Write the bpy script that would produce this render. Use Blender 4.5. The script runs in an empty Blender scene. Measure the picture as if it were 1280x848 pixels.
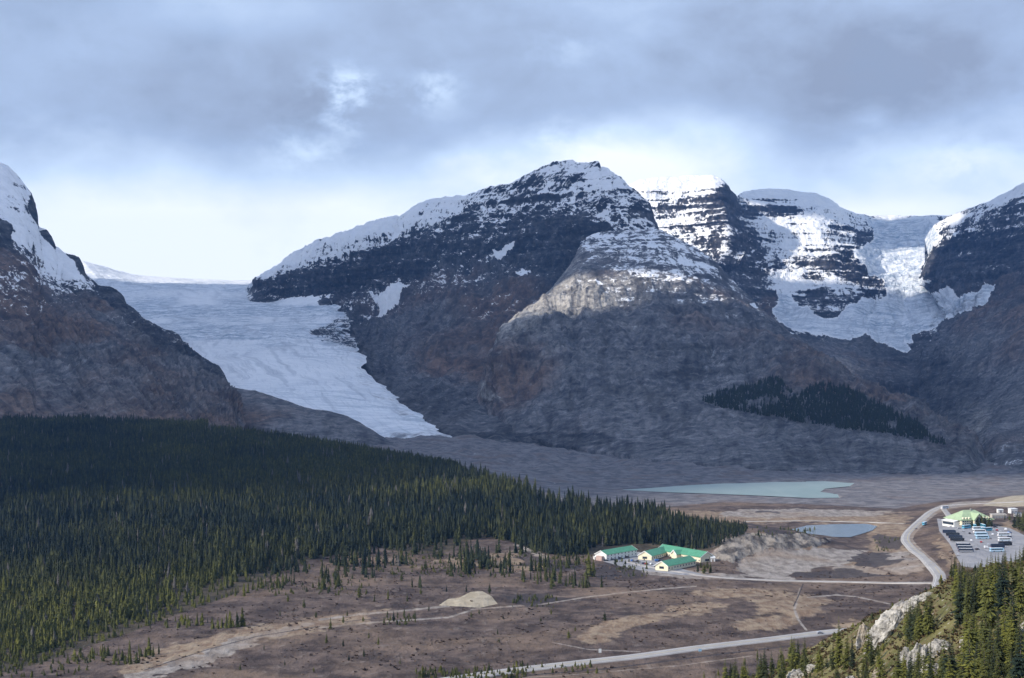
import bpy, math, random
import numpy as np
from mathutils import Vector, Matrix

random.seed(7)
rng = np.random.default_rng(7)
R = math.radians
scene = bpy.context.scene
COL = scene.collection

# ------------------------------------------------------------------ camera
F = 1758.0            # focal length in photo pixels (1280 wide)
HZ = 488.0            # photo row of the horizon
CAMZ = 150.0
cam_d = bpy.data.cameras.new('camera')
cam_d.sensor_width = 36.0
cam_d.lens = 36.0 * F / 1280.0
cam_d.shift_y = (HZ - 424.0) / 1280.0
cam_d.clip_start = 1.0
cam_d.clip_end = 40000.0
cam = bpy.data.objects.new('camera', cam_d)
cam.location = (0, 0, CAMZ)
cam.rotation_euler = (R(90), 0, 0)
COL.objects.link(cam)
scene.camera = cam

# ------------------------------------------------------------------ sun, exposure
SUN = Vector((-0.80, -0.34, 0.50)).normalized()
sl = bpy.data.lights.new('sun', 'SUN')
sl.energy = 3.7
sl.angle = R(1.5)
sl.color = (1.0, 0.92, 0.81)
so = bpy.data.objects.new('sun', sl)
so.rotation_euler = (-SUN).to_track_quat('-Z', 'Y').to_euler()
COL.objects.link(so)
vs = scene.view_settings
vs.view_transform = 'Standard'
vs.look = 'None'
vs.exposure = 0.6
vs.gamma = 1.0
vs.use_curve_mapping = False
scene.cycles.max_bounces = 6
scene.cycles.diffuse_bounces = 3
scene.cycles.glossy_bounces = 2
scene.cycles.transmission_bounces = 2
scene.cycles.transparent_max_bounces = 8
scene.cycles.volume_bounces = 0
scene.cycles.use_denoising = True


# ------------------------------------------------------------------ node helper
class NT:
    """small expression builder over a node tree"""
    def __init__(s, nt):
        s.nt = nt
        s.links = nt.links

    def n(s, kind, **kw):
        nd = s.nt.nodes.new(kind)
        for k, v in kw.items():
            setattr(nd, k, v)
        return nd

    def put(s, sock, v):
        if isinstance(v, bpy.types.NodeSocket):
            s.links.new(v, sock)
        elif v is not None:
            if sock.type == 'RGBA' and len(v) == 3:
                v = (*v, 1.0)
            sock.default_value = v

    def math(s, op, a, b=None, c=None, clamp=False):
        nd = s.n('ShaderNodeMath', operation=op, use_clamp=clamp)
        s.put(nd.inputs[0], a)
        if b is not None: s.put(nd.inputs[1], b)
        if c is not None: s.put(nd.inputs[2], c)
        return nd.outputs[0]

    def add(s, a, b): return s.math('ADD', a, b)
    def sub(s, a, b): return s.math('SUBTRACT', a, b)
    def mul(s, a, b): return s.math('MULTIPLY', a, b)

    def vmul(s, v, k):
        nd = s.n('ShaderNodeVectorMath', operation='MULTIPLY')
        s.put(nd.inputs[0], v); s.put(nd.inputs[1], k)
        return nd.outputs[0]

    def vadd(s, v, k):
        nd = s.n('ShaderNodeVectorMath', operation='ADD')
        s.put(nd.inputs[0], v); s.put(nd.inputs[1], k)
        return nd.outputs[0]

    def noise(s, vec, scale, detail=4.0, rough=0.55, dist=0.0):
        nd = s.n('ShaderNodeTexNoise')
        s.put(nd.inputs['Vector'], vec)
        nd.inputs['Scale'].default_value = scale
        nd.inputs['Detail'].default_value = detail
        nd.inputs['Roughness'].default_value = rough
        nd.inputs['Distortion'].default_value = dist
        return nd.outputs['Fac']

    def step(s, x, lo, hi, a=0.0, b=1.0):
        nd = s.n('ShaderNodeMapRange', interpolation_type='SMOOTHSTEP')
        s.put(nd.inputs[0], x); s.put(nd.inputs[1], lo); s.put(nd.inputs[2], hi)
        s.put(nd.inputs[3], a); s.put(nd.inputs[4], b)
        return nd.outputs[0]

    def mix(s, f, a, b, blend='MIX'):
        nd = s.n('ShaderNodeMix', data_type='RGBA', blend_type=blend)
        s.put(nd.inputs['Factor'], f)
        s.put(nd.inputs[6], a); s.put(nd.inputs[7], b)
        return nd.outputs[2]

    def attr(s, name):
        return s.n('ShaderNodeAttribute', attribute_name=name).outputs['Fac']

    def sep(s, v):
        nd = s.n('ShaderNodeSeparateXYZ'); s.put(nd.inputs[0], v); return nd.outputs

    def comb(s, x, y, z):
        nd = s.n('ShaderNodeCombineXYZ')
        s.put(nd.inputs[0], x); s.put(nd.inputs[1], y); s.put(nd.inputs[2], z)
        return nd.outputs[0]

    def bump(s, h, strength, dist):
        nd = s.n('ShaderNodeBump')
        nd.inputs['Strength'].default_value = strength
        nd.inputs['Distance'].default_value = dist
        s.put(nd.inputs['Height'], h)
        return nd.outputs[0]


def material(name):
    m = bpy.data.materials.new(name)
    m.use_nodes = True
    m.node_tree.nodes.clear()
    t = NT(m.node_tree)
    out = t.n('ShaderNodeOutputMaterial')
    bs = t.n('ShaderNodeBsdfPrincipled')
    t.links.new(bs.outputs[0], out.inputs[0])
    bs.inputs['Specular IOR Level'].default_value = 0.25
    return m, t, bs


def simple(name, col, rough=0.7, vary=0.12, scale=0.6, metal=0.0, spec=0.3):
    m, t, bs = material(name)
    pos = t.n('ShaderNodeTexCoord').outputs['Object']
    n = t.noise(pos, scale, 5.0)
    k = t.step(n, 0.3, 0.7, 1 - vary, 1 + vary)
    oi = t.n('ShaderNodeObjectInfo').outputs['Random']
    c = t.mix(1.0, (*col, 1), t.comb(k, k, k), 'MULTIPLY')
    t.put(bs.inputs['Base Color'], c)
    bs.inputs['Roughness'].default_value = rough
    bs.inputs['Metallic'].default_value = metal
    bs.inputs['Specular IOR Level'].default_value = spec
    return m


# ------------------------------------------------------------------ world: Nishita sky behind a broken cloud deck
w = bpy.data.worlds.new('World')
scene.world = w
w.use_nodes = True
w.node_tree.nodes.clear()
t = NT(w.node_tree)
wo = t.n('ShaderNodeOutputWorld')
bg = t.n('ShaderNodeBackground')
bg.inputs['Strength'].default_value = 0.1
t.links.new(bg.outputs[0], wo.inputs[0])
sky = t.n('ShaderNodeTexSky', sky_type='NISHITA', sun_disc=False)
sky.sun_elevation = math.asin(SUN.z)
sky.sun_rotation = math.atan2(SUN.x, SUN.y)
sky.altitude = 2000.0
d = t.n('ShaderNodeTexCoord').outputs['Generated']
dx, dy, dz = t.sep(d)
sp = t.comb(t.mul(dx, 1.0), t.mul(dy, 1.0), t.mul(dz, 1.7))   # clouds are flattened towards the horizon
warp = t.noise(sp, 5.0, 5.0, 0.6)
big = t.noise(sp, 3.2, 3.0, 0.5, 0.3)
mid = t.noise(t.vadd(sp, (3.1, 1.7, 0.4)), 9.0, 7.0, 0.58, 0.25)
fine = t.noise(t.vadd(sp, (7.3, 2.2, 1.9)), 24.0, 6.0, 0.6, 0.2)
def skydir(px, py):
    v = Vector(((px - 640) / F, 1.0, (HZ - py) / F)).normalized()
    return (v.x, v.y, v.z)
def blob(px, py, rx, ry):
    """soft elliptical patch of the dome around one direction"""
    c = skydir(px, py)
    e = t.vmul(t.vadd(d, (-c[0], -c[1], -c[2])), (F / rx, F / rx, F / ry))
    ln = t.n('ShaderNodeVectorMath', operation='LENGTH'); t.put(ln.inputs[0], e)
    l2 = t.add(ln.outputs['Value'], t.mul(t.sub(mid, 0.5), 1.5))
    return t.step(l2, 0.0, 1.0, 1.0, 0.0)
el = t.add(dz, t.mul(t.sub(warp, 0.5), 0.07))
f = t.step(el, 0.10, 0.205, 0.90, 0.20)
f = t.add(f, t.mul(t.sub(big, 0.5), 0.35))
f = t.add(f, t.mul(t.sub(mid, 0.5), 0.55))
f = t.add(f, t.mul(t.sub(fine, 0.5), 0.22))
wisp = t.step(t.add(t.mul(fine, .6), t.mul(mid, .4)), .44, .60)
for (px, py, rx, ry, a, ws_) in [(330, 290, 480, 120, .30, 0), (760, 205, 230, 85, .60, 0), (690, 175, 120, 60, .20, 1), (860, 150, 170, 50, .16, 0),
                            (434, 120, 75, 60, .55, 1), (540, 112, 70, 50, .40, 1), (380, 190, 90, 50, .25, 1), (100, 60, 260, 120, .10, 0), (290, 8, 190, 45, .20, 0), (700, 60, 90, 50, .12, 1),
                            (1080, 80, 330, 90, -.20, 0), (600, 60, 260, 70, -.06, 0), (260, 120, 240, 70, -.12, 0), (1010, 170, 120, 45, -.12, 0),
                            (1190, 200, 130, 45, .22, 1), (1080, 265, 180, 25, .15, 0), (20, 190, 90, 60, -.12, 0)]:
    q = t.mul(blob(px, py, rx, ry), a)
    f = t.add(f, t.mul(q, wisp) if ws_ else q)
f = t.math('ADD', f, 0.0, clamp=True)
cr = t.n('ShaderNodeValToRGB')
t.put(cr.inputs[0], f)
els = cr.color_ramp.elements
els[0].position = 0.0; els[0].color = (2.45, 2.95, 4.0, 1)
els[1].position = 1.0; els[1].color = (8.8, 9.3, 9.9, 1)
e_ = els.new(0.30); e_.color = (3.5, 4.45, 6.2, 1)
e_ = els.new(0.62); e_.color = (5.6, 6.9, 8.8, 1)
e_ = els.new(0.85); e_.color = (7.6, 8.4, 9.5, 1)
cov = t.step(t.add(big, t.mul(t.sub(mid, .5), .6)), 0.30, 0.42, 0.86, 0.97)
ccol = cr.outputs[0]
# the cloud base right overhead is as grey-blue as the band above the peaks
t.put(bg.inputs['Color'], t.mix(cov, sky.outputs[0], ccol))


# ------------------------------------------------------------------ numpy noise
_perm = rng.permutation(256).astype(np.int32)
_perm = np.concatenate([_perm, _perm, _perm])
_g = rng.normal(size=(256, 3)); _g /= np.linalg.norm(_g, axis=1)[:, None]
_g = _g.astype(np.float32)


def pnoise(x, y, z):
    x = np.asarray(x, np.float32); y = np.asarray(y, np.float32); z = np.asarray(z, np.float32)
    x, y, z = np.broadcast_arrays(x, y, z)
    xi = np.floor(x).astype(np.int32); yi = np.floor(y).astype(np.int32); zi = np.floor(z).astype(np.int32)
    xf = x - xi; yf = y - yi; zf = z - zi
    xi &= 255; yi &= 255; zi &= 255
    u = xf * xf * xf * (xf * (xf * 6 - 15) + 10)
    v = yf * yf * yf * (yf * (yf * 6 - 15) + 10)
    ww = zf * zf * zf * (zf * (zf * 6 - 15) + 10)
    def gr(a, b, c):
        h = _perm[_perm[_perm[(xi + a) & 255] + ((yi + b) & 255)] + ((zi + c) & 255)]
        g = _g[h]
        return g[..., 0] * (xf - a) + g[..., 1] * (yf - b) + g[..., 2] * (zf - c)
    n00 = gr(0, 0, 0) * (1 - u) + gr(1, 0, 0) * u
    n10 = gr(0, 1, 0) * (1 - u) + gr(1, 1, 0) * u
    n01 = gr(0, 0, 1) * (1 - u) + gr(1, 0, 1) * u
    n11 = gr(0, 1, 1) * (1 - u) + gr(1, 1, 1) * u
    return (n00 * (1 - v) + n10 * v) * (1 - ww) + (n01 * (1 - v) + n11 * v) * ww


def fbm(x, y, z, octs=5, gain=0.5, lac=2.03):
    s = 0; a = 1.0
    for o in range(octs):
        s = s + a * pnoise(x + 17.3 * o, y + 5.1 * o, z + 9.7 * o)
        x = x * lac; y = y * lac; z = z * lac; a *= gain
    return s


def ridged(x, y, z, octs=5, gain=0.5, lac=2.03):
    s = 0; a = 1.0
    for o in range(octs):
        s = s + a * (0.35 - np.abs(pnoise(x + 11.3 * o, y + 3.1 * o, z + 7.7 * o))) * 1.6
        x = x * lac; y = y * lac; z = z * lac; a *= gain
    return s


# ------------------------------------------------------------------ helpers: pixels and meshes
def P(px, py, d):
    return np.array([(px - 640.0) / F * d, d, CAMZ + (HZ - py) / F * d])


def in_poly(px, py, poly):
    poly = np.asarray(poly, float)
    inside = np.zeros(px.shape, bool)
    n = len(poly)
    for i in range(n):
        x0, y0 = poly[i]; x1, y1 = poly[(i + 1) % n]
        if y0 == y1: continue
        c = ((y0 > py) != (y1 > py)) & (px < (x1 - x0) * (py - y0) / (y1 - y0) + x0)
        inside ^= c
    return inside


def seg_dist(px, py, pts, closed=False, ysc=1.0):
    """distance in photo pixels to a polyline; ysc stretches rows (ground is foreshortened)"""
    pts = [(a, b * ysc) for a, b in pts]
    if closed: pts = pts + [pts[0]]
    qy = py * ysc
    best = np.full(px.shape, 1e9)
    for (x0, y0), (x1, y1) in zip(pts[:-1], pts[1:]):
        dx_, dy_ = x1 - x0, y1 - y0
        l2 = dx_ * dx_ + dy_ * dy_ + 1e-9
        k = np.clip(((px - x0) * dx_ + (qy - y0) * dy_) / l2, 0, 1)
        best = np.minimum(best, np.hypot(px - x0 - k * dx_, qy - y0 - k * dy_))
    return best


def smooth01(x):
    x = np.clip(x, 0, 1)
    return x * x * (3 - 2 * x)


def soft_poly(px, py, poly, soft, ysc=1.0):
    """0..1, 0.5 on the outline, soft pixels wide"""
    poly = [tuple(p) for p in poly]
    xs = [p[0] for p in poly]; ys = [p[1] for p in poly]
    out = np.zeros(px.shape)
    m = (px > min(xs) - soft * 2) & (px < max(xs) + soft * 2) & (py > min(ys) - soft * 2) & (py < max(ys) + soft * 2)
    if not m.any(): return out
    dd = seg_dist(px[m], py[m], poly, True, ysc)
    ins = in_poly(px[m], py[m], poly)
    out[m] = smooth01(0.5 + np.where(ins, dd, -dd) / (2 * soft))
    return out


def idw(px, py, anchors, power=3.0, s=6.0):
    num = np.zeros(px.shape); den = np.zeros(px.shape)
    for ax, ay, v in anchors:
        r2 = (px - ax) ** 2 + ((py - ay) * 1.5) ** 2 + s * s
        wgt = r2 ** (-power / 2)
        num += wgt * v; den += wgt
    return num / den


def grid_faces(nv, nu):
    i = np.arange(nv - 1)[:, None] * nu + np.arange(nu - 1)[None, :]
    return np.stack([i, i + nu, i + nu + 1, i + 1], -1).reshape(-1, 4)


def mesh_np(name, co, faces, mat=None, attrs=None, smooth=True, uv=None):
    """faces: (N,k) int array, all with k corners"""
    me = bpy.data.meshes.new(name)
    co = np.ascontiguousarray(co, np.float32); faces = np.ascontiguousarray(faces, np.int32)
    k = faces.shape[1]
    me.vertices.add(len(co)); me.vertices.foreach_set('co', co.ravel())
    me.loops.add(faces.size); me.loops.foreach_set('vertex_index', faces.ravel())
    me.polygons.add(len(faces))
    me.polygons.foreach_set('loop_start', np.arange(0, faces.size, k, dtype=np.int32))
    try:
        me.polygons.foreach_set('loop_total', np.full(len(faces), k, dtype=np.int32))
    except Exception:
        pass
    me.update(calc_edges=True)
    me.polygons.foreach_set('use_smooth', np.full(len(faces), smooth, dtype=bool))
    for an, av in (attrs or {}).items():
        a = me.attributes.new(an, 'FLOAT', 'POINT')
        a.data.foreach_set('value', np.ascontiguousarray(av, np.float32).ravel())
    if mat: me.materials.append(mat)
    return me


def link(name, me, parent=None, loc=None, kind=None):
    o = bpy.data.objects.new(name, me)
    COL.objects.link(o)
    if parent: o.parent = parent
    if loc is not None: o.location = loc
    if kind: o['kind'] = kind
    return o


def tag(o, label, cat, group=None):
    o['label'] = label; o['category'] = cat
    if group: o['group'] = group
    return o

# ------------------------------------------------------------------ the valley floor as one height function
# control points (photo column, depth in metres, height in metres)
GC = [(-600, 700, 5), (-600, 1200, 20), (-600, 2000, 70), (-600, 3000, 100), (-600, 6000, 60), (-600, 9500, 30),
      (-200, 800, 1), (-200, 1100, 12), (-200, 1400, 26), (-200, 1900, 55), (-200, 2500, 92), (-200, 3200, 92),
      (0, 750, 0), (0, 900, 1), (0, 1050, 6), (0, 1350, 18), (0, 1800, 46), (0, 2200, 72), (0, 2500, 86), (0, 3000, 90),
      (150, 750, 0), (150, 950, 0), (150, 1100, 6), (150, 1400, 18), (150, 1800, 42), (150, 2200, 68), (150, 2450, 83), (150, 2900, 86),
      (300, 800, 0), (300, 1000, 0), (300, 1250, 7), (300, 1600, 24), (300, 2000, 52), (300, 2300, 75), (300, 2600, 64), (300, 3000, 50), (300, 3600, 60),
      (420, 800, 0), (420, 1100, 0), (420, 1300, 5), (420, 1600, 18), (420, 2000, 48), (420, 2150, 58), (420, 2450, 36), (420, 2900, 20), (420, 3500, 28),
      (560, 800, 0), (560, 1150, 0), (560, 1400, 11), (560, 1700, 31), (560, 1900, 41), (560, 2150, 24), (560, 2600, 14), (560, 3100, 20), (560, 3450, 33), (560, 4500, 30),
      (650, 1150, 0), (650, 1300, 4), (650, 1500, 14), (650, 1720, 25), (650, 2000, 12), (650, 2500, 9), (650, 3000, 12), (650, 3500, 14),
      (740, 800, 0), (740, 1200, 0), (740, 1400, 5), (740, 1600, 12), (740, 1850, 3), (740, 2200, 1), (740, 2800, 3),
      (860, 800, 0), (860, 1100, 0), (860, 1240, 0), (860, 1340, 3), (860, 1600, 2), (860, 1900, 0), (860, 2400, 0), (860, 3500, 0),
      (780, 1240, 0), (920, 1240, 1), (925, 1305, 12), (955, 1345, 15), (990, 1370, 13), (940, 1420, 10), (1020, 1400, 7), (935, 1255, 1), (1000, 1290, 1), (1050, 1290, 0), (940, 1480, 1), (1000, 1250, 0), (1060, 1340, 0),
      (1000, 800, 0), (1000, 1000, 0), (1050, 1500, 0), (1000, 1700, 0), (1000, 2100, 0), (1000, 2500, 0), (1000, 3500, 0),
      (1110, 900, 0), (1110, 1100, 0), (1110, 1300, 0), (1130, 1450, 3), (1120, 1700, 1), (1120, 2100, 0), (1120, 2500, 0),
      (1160, 1280, 6), (1180, 1180, 11), (1180, 1300, 12), (1180, 1420, 12), (1220, 1200, 12), (1220, 1330, 12), (1220, 1480, 13),
      (1280, 1150, 12), (1280, 1320, 12), (1280, 1480, 14), (1190, 1640, 9), (1240, 1640, 15), (1280, 1700, 20), (1330, 1720, 24),
      (1190, 1900, 2), (1280, 1950, 4), (1280, 2200, 0), (1200, 2500, 0), (1280, 3000, 0), (1400, 1400, 22), (1400, 1700, 26), (1400, 2200, 5),
      (1800, 1400, 80), (1800, 2000, 40), (1800, 3000, 30), (1800, 6000, 30), (1800, 9500, 30), (700, 6000, 10), (700, 9500, 10), (1200, 6000, 10),
      (588, 1012, 4.0), (588, 1060, 0), (588, 975, 0), (552, 1010, 1.0), (632, 1010, 0),
      # the hillside below the viewpoint
      (880, 520, 38), (960, 480, 53), (1040, 430, 73), (1110, 390, 88), (1180, 345, 101), (1280, 312, 110), (1400, 280, 117), (1700, 260, 122),
      (880, 640, 2), (960, 630, 8), (1040, 600, 12), (1110, 560, 18), (1180, 525, 28), (1280, 490, 45), (1400, 460, 60), (1700, 450, 80),
      (1110, 700, 2), (1180, 700, 5), (1280, 700, 12), (1280, 900, 8), (1400, 850, 25), (1700, 850, 60),
      (900, 430, 48), (1000, 390, 69), (1100, 300, 85), (1150, 300, 95), (1280, 200, 115), (1280, 140, 118), (1200, 200, 109), (1280, 100, 121), (1000, 60, 118), (1000, 100, 108), (1000, 150, 102), (1000, 220, 92), (1000, 300, 82), (1400, 100, 123), (1400, 180, 117), (1200, 140, 112),
      (1120, 345, 91), (1200, 280, 101), (1240, 250, 107), (1180, 240, 101), (1060, 360, 79), (1120, 320, 89),
      (800, 470, 14), (700, 560, 2), (640, 400, 22), (640, 250, 60), (400, 420, 15), (200, 420, 12), (-100, 420, 15), (-600, 420, 30), (500, 620, 0), (640, 680, 0), (300, 650, 0), (0, 620, 1),
      (640, 60, 112), (640, 20, 136), (640, 5, 146.5), (640, 3, 146.5), (0, 3, 146.5), (-600, 3, 146.5), (1280, 3, 146.5), (1700, 3, 146.5), (-600, 6, 145), (1700, 6, 145), (1700, 15, 142),  (1280, 60, 128), (0, 60, 112), (1280, 15, 140), (0, 15, 138), (1700, 60, 130), (1700, 140, 122), (-600, 60, 120), (-600, 15, 140)]
_gc = np.array(GC, float)
def _warp(px, d): return np.stack([px / 150.0, np.log(np.maximum(d, 3.0)) * 7.0], -1)
_gp = _warp(_gc[:, 0], _gc[:, 1])
def _ker(r2): return np.sqrt(r2 + 0.12)
_A = _ker(((_gp[:, None] - _gp[None]) ** 2).sum(-1)) + np.eye(len(_gp)) * -0.02
_M = np.zeros((len(_gp) + 1,) * 2); _M[:-1, :-1] = _A; _M[-1, :-1] = 1; _M[:-1, -1] = 1
_sol = np.linalg.solve(_M, np.append(_gc[:, 2], 0))


def H0(x, y):
    """smooth ground height"""
    x = np.atleast_1d(np.asarray(x, float)); y = np.atleast_1d(np.asarray(y, float))
    yy = np.maximum(y, 3.0)
    px = np.clip(640 + F * x / yy, -900, 2200)
    q = _warp(px, yy)
    out = np.full(len(q), _sol[-1])
    for i0 in range(0, len(q), 40000):
        s_ = q[i0:i0 + 40000]
        r2 = ((s_[:, None] - _gp[None]) ** 2).sum(-1)
        out[i0:i0 + 40000] += _ker(r2) @ _sol[:-1]
    return out


def H(x, y):
    """ground height with the small relief of the valley (the lakes, roads and lots stay flat)"""
    x = np.atleast_1d(np.asarray(x, float)); y = np.atleast_1d(np.asarray(y, float))
    z = H0(x, y)
    px = 640 + F * x / np.maximum(y, 3); py = HZ - (z - CAMZ) * F / np.maximum(y, 3) 
    calm = np.ones(len(x))
    for poly, soft in FLAT:
        calm *= 1 - soft_poly(px, py, poly, soft, 2.0)
    for line, wd in FLAT_LINES:
        sel = (px > -100) & (px < 1400) & (y > 600)
        if sel.any():
            dd = seg_dist(px[sel], py[sel], line, False, 2.0)
            calm[sel] *= smooth01((dd - wd) / (wd * 1.2))
    n = fbm(x / 70, y / 70, 0 * x + .3, 4) * 2.6 + fbm(x / 260, y / 260, 0 * x + 4.3, 2) * 3.0
    # far moraine plain: lumpy debris
    far = smooth01((y - 2000) / 900)
    n = n * (1 + 1.2 * far) + far * np.abs(fbm(x / 120, y / 160, 0 * x + 9.1, 5, .6)) * 16
    # near hillside: ledges and bumps
    near = smooth01((650 - y) / 200) * smooth01((px - 780) / 150)
    n = n + near * (ridged(x / 45, y / 45, z / 45, 4) * 2.3 + fbm(x / 9, y / 9, z / 9, 3) * .8 - 1.2)
    bk = soft_poly(px, py, BANK, 4, 2.0) * (y > 1150) * (y < 1500)
    n = n * (1 - bk * .5) + bk * (ridged(x / 26, y / 40, 0 * x + 2.2, 5, .62) * 4.5 - .6)
    amp = smooth01((y - 120) / 200)
    calm = np.maximum(calm, bk)
    return z + n * calm * amp


LAKE = [(780, 612.5), (812, 610.5), (860, 607), (905, 604.5), (960, 602.5), (1030, 602), (1066, 604.5), (1060, 608), (1030, 611), (1024, 615), (1046, 618), (1050, 622), (1010, 622.5), (960, 620), (900, 617.5), (840, 615.5)]
POND = [(990, 662), (1010, 657), (1045, 655.5), (1080, 655), (1097, 657), (1090, 663), (1078, 667), (1062, 671.5), (1040, 671), (1015, 668)]
LOT = [(1171, 648), (1196, 653), (1225, 655), (1262, 660), (1286, 672), (1300, 716), (1236, 712), (1202, 708), (1187, 680), (1174, 664)]
INN_LOT = [(742, 698), (772, 692), (800, 690), (830, 704), (862, 714), (880, 718), (850, 719), (800, 713), (768, 706)]
INN_PAD = [(738, 685), (800, 680), (895, 690), (905, 702), (860, 716), (800, 712), (738, 704)]
PIT = [(921, 708), (926, 698), (945, 692), (985, 687), (1020, 686), (1060, 686), (1083, 690), (1084, 695), (1062, 703), (1030, 709), (1000, 714), (985, 724), (930, 722)]
SHELF = [(1165, 645), (1190, 632), (1240, 632), (1300, 640), (1310, 720), (1200, 715), (1180, 690)]
BANK = [(893, 688), (903, 677), (920, 668), (950, 666), (1000, 668), (1035, 676), (1020, 684), (985, 686), (945, 691), (926, 697), (915, 706), (898, 700)]
FLAT = [(LAKE, 4), (POND, 4), (LOT, 6), (INN_PAD, 5), (PIT, 4), (SHELF, 5)]
HIGHWAY = [(520, 857), (560, 850.5), (640, 839), (720, 829.5), (800, 820.5), (880, 809.5), (960, 800), (1040, 790)]
ROAD_UP = [(1177, 726), (1174, 716), (1164, 704), (1150, 692), (1140, 683), (1134.5, 675), (1137, 666.5), (1146, 657), (1156, 648), (1166, 640), (1180, 634), (1200, 631), (1228, 629.5), (1252, 628.5), (1290, 627)]
SIDE_ROAD = [(868, 719), (905, 722.5), (960, 725.5), (1010, 727), (1070, 728), (1130, 729), (1172, 729)]
FLAT_LINES = [(HIGHWAY, 14), (ROAD_UP, 12), (SIDE_ROAD, 6)]


def hit(px, py, lo=650.0, hi=4000.0, f=None):
    """where the ray through a photo pixel first meets the ground"""
    f = f or H
    ds = lo * (hi / lo) ** (np.arange(0, 401) / 400.0)
    x = (px - 640) / F * ds
    g = CAMZ + (HZ - py) / F * ds - f(x, ds)
    k = np.where((g[:-1] > 0) & (g[1:] <= 0))[0]
    if len(k) == 0:
        return Vector((x[-1], ds[-1], float(f(x[-1:], ds[-1:])[0])))
    k = k[0]
    tt = g[k] / (g[k] - g[k + 1])
    dd = ds[k] + (ds[k + 1] - ds[k]) * tt
    xx = (px - 640) / F * dd
    return Vector((xx, dd, float(f(np.array([xx]), np.array([dd]))[0])))


# ------------------------------------------------------------------ ground material
gm, t, bs = material('valley_ground')
pos = t.n('ShaderNodeNewGeometry').outputs['Position']
n1 = t.noise(pos, 1 / 90, 6, 0.6, 0.4)
n2 = t.noise(pos, 1 / 22, 6, 0.62)
n3 = t.noise(t.vmul(pos, (1, .45, 1)), 1 / 7, 5, 0.65)
n4 = t.noise(pos, 1 / 300, 3, 0.5)
heath = t.mix(t.step(n2, .34, .66), (.050, .037, .033), (.142, .106, .088))
heath = t.mix(t.mul(t.step(n1, .46, .66), .55), heath, (.225, .160, .112))
heath = t.mix(t.mul(t.step(n3, .55, .75), .45), heath, (.27, .235, .205))
heath = t.mix(t.mul(t.step(n3, .50, .30), .5), heath, (.034, .031, .032))
def edge(name, lo=.40, hi=.60, k=.55, s=n3):
    a = t.attr(name)
    return t.step(t.add(a, t.mul(t.sub(t.add(t.mul(n2, .5), t.mul(s, .5)), .5), k)), lo, hi)
tan = t.mix(t.step(n3, .35, .65), (.185, .125, .085), (.30, .235, .165))
col = t.mix(t.mul(edge('tan', .36, .75, 1.5), .92), heath, tan)
grav = t.mix(t.step(n3, .35, .65), (.185, .160, .140), (.34, .305, .27))
grav = t.mix(t.mul(t.step(n1, .45, .6), .45), grav, (.24, .165, .105))
col = t.mix(t.mul(edge('gravel', .42, .72, 1.2), .95), col, grav)
plain = t.mix(t.step(n2, .35, .65), (.105, .100, .108), (.21, .20, .20))
plain = t.mix(t.mul(t.step(n3, .62, .74), .65), plain, (.46, .45, .44))
plain = t.mix(t.mul(t.step(n1, .52, .66), .5), plain, (.16, .115, .095))
col = t.mix(edge('plain', .40, .65, .5), col, plain)
sand = t.mix(t.step(n3, .35, .65), (.31, .265, .19), (.42, .36, .27))
col = t.mix(edge('sand', .42, .6, .3), col, sand)
moss = t.mix(t.step(n2, .35, .65), (.066, .070, .024), (.165, .150, .062))
moss = t.mix(t.mul(t.step(t.noise(pos, 1 / 3.0, 5, .65), .5, .62), .6), moss, (.16, .105, .065))
moss = t.mix(t.mul(t.step(t.noise(pos, 1 / 1.7, 4, .6), .6, .7), .7), moss, (.42, .39, .34))
col = t.mix(edge('hill', .4, .6, .2), col, moss)
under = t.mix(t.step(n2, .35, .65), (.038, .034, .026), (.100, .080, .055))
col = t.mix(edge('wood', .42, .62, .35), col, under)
col = t.mix(t.mul(edge('dirt', .42, .75, 1.2), .9), col, t.mix(n3, (.030, .027, .030), (.085, .072, .070)))
scarp = t.mix(t.step(t.noise(t.vmul(pos, (1, .5, .6)), 1 / 9, 6, .66), .38, .62), (.075, .066, .060), (.29, .255, .215))
col = t.mix(edge('bank', .40, .62, .5), col, scarp)
lot = t.mix(t.step(n2, .3, .7), (.25, .25, .26), (.34, .33, .33))
col = t.mix(t.step(t.attr('lot'), .45, .6), col, lot)
t.put(bs.inputs['Base Color'], col)
bs.inputs['Roughness'].default_value = 0.95
bs.inputs['Specular IOR Level'].default_value = 0.1
t.put(bs.inputs['Normal'], t.bump(t.add(n3, t.mul(t.noise(pos, 1 / 2.0, 4, .6), .25)), 0.9, 2.2))

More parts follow.
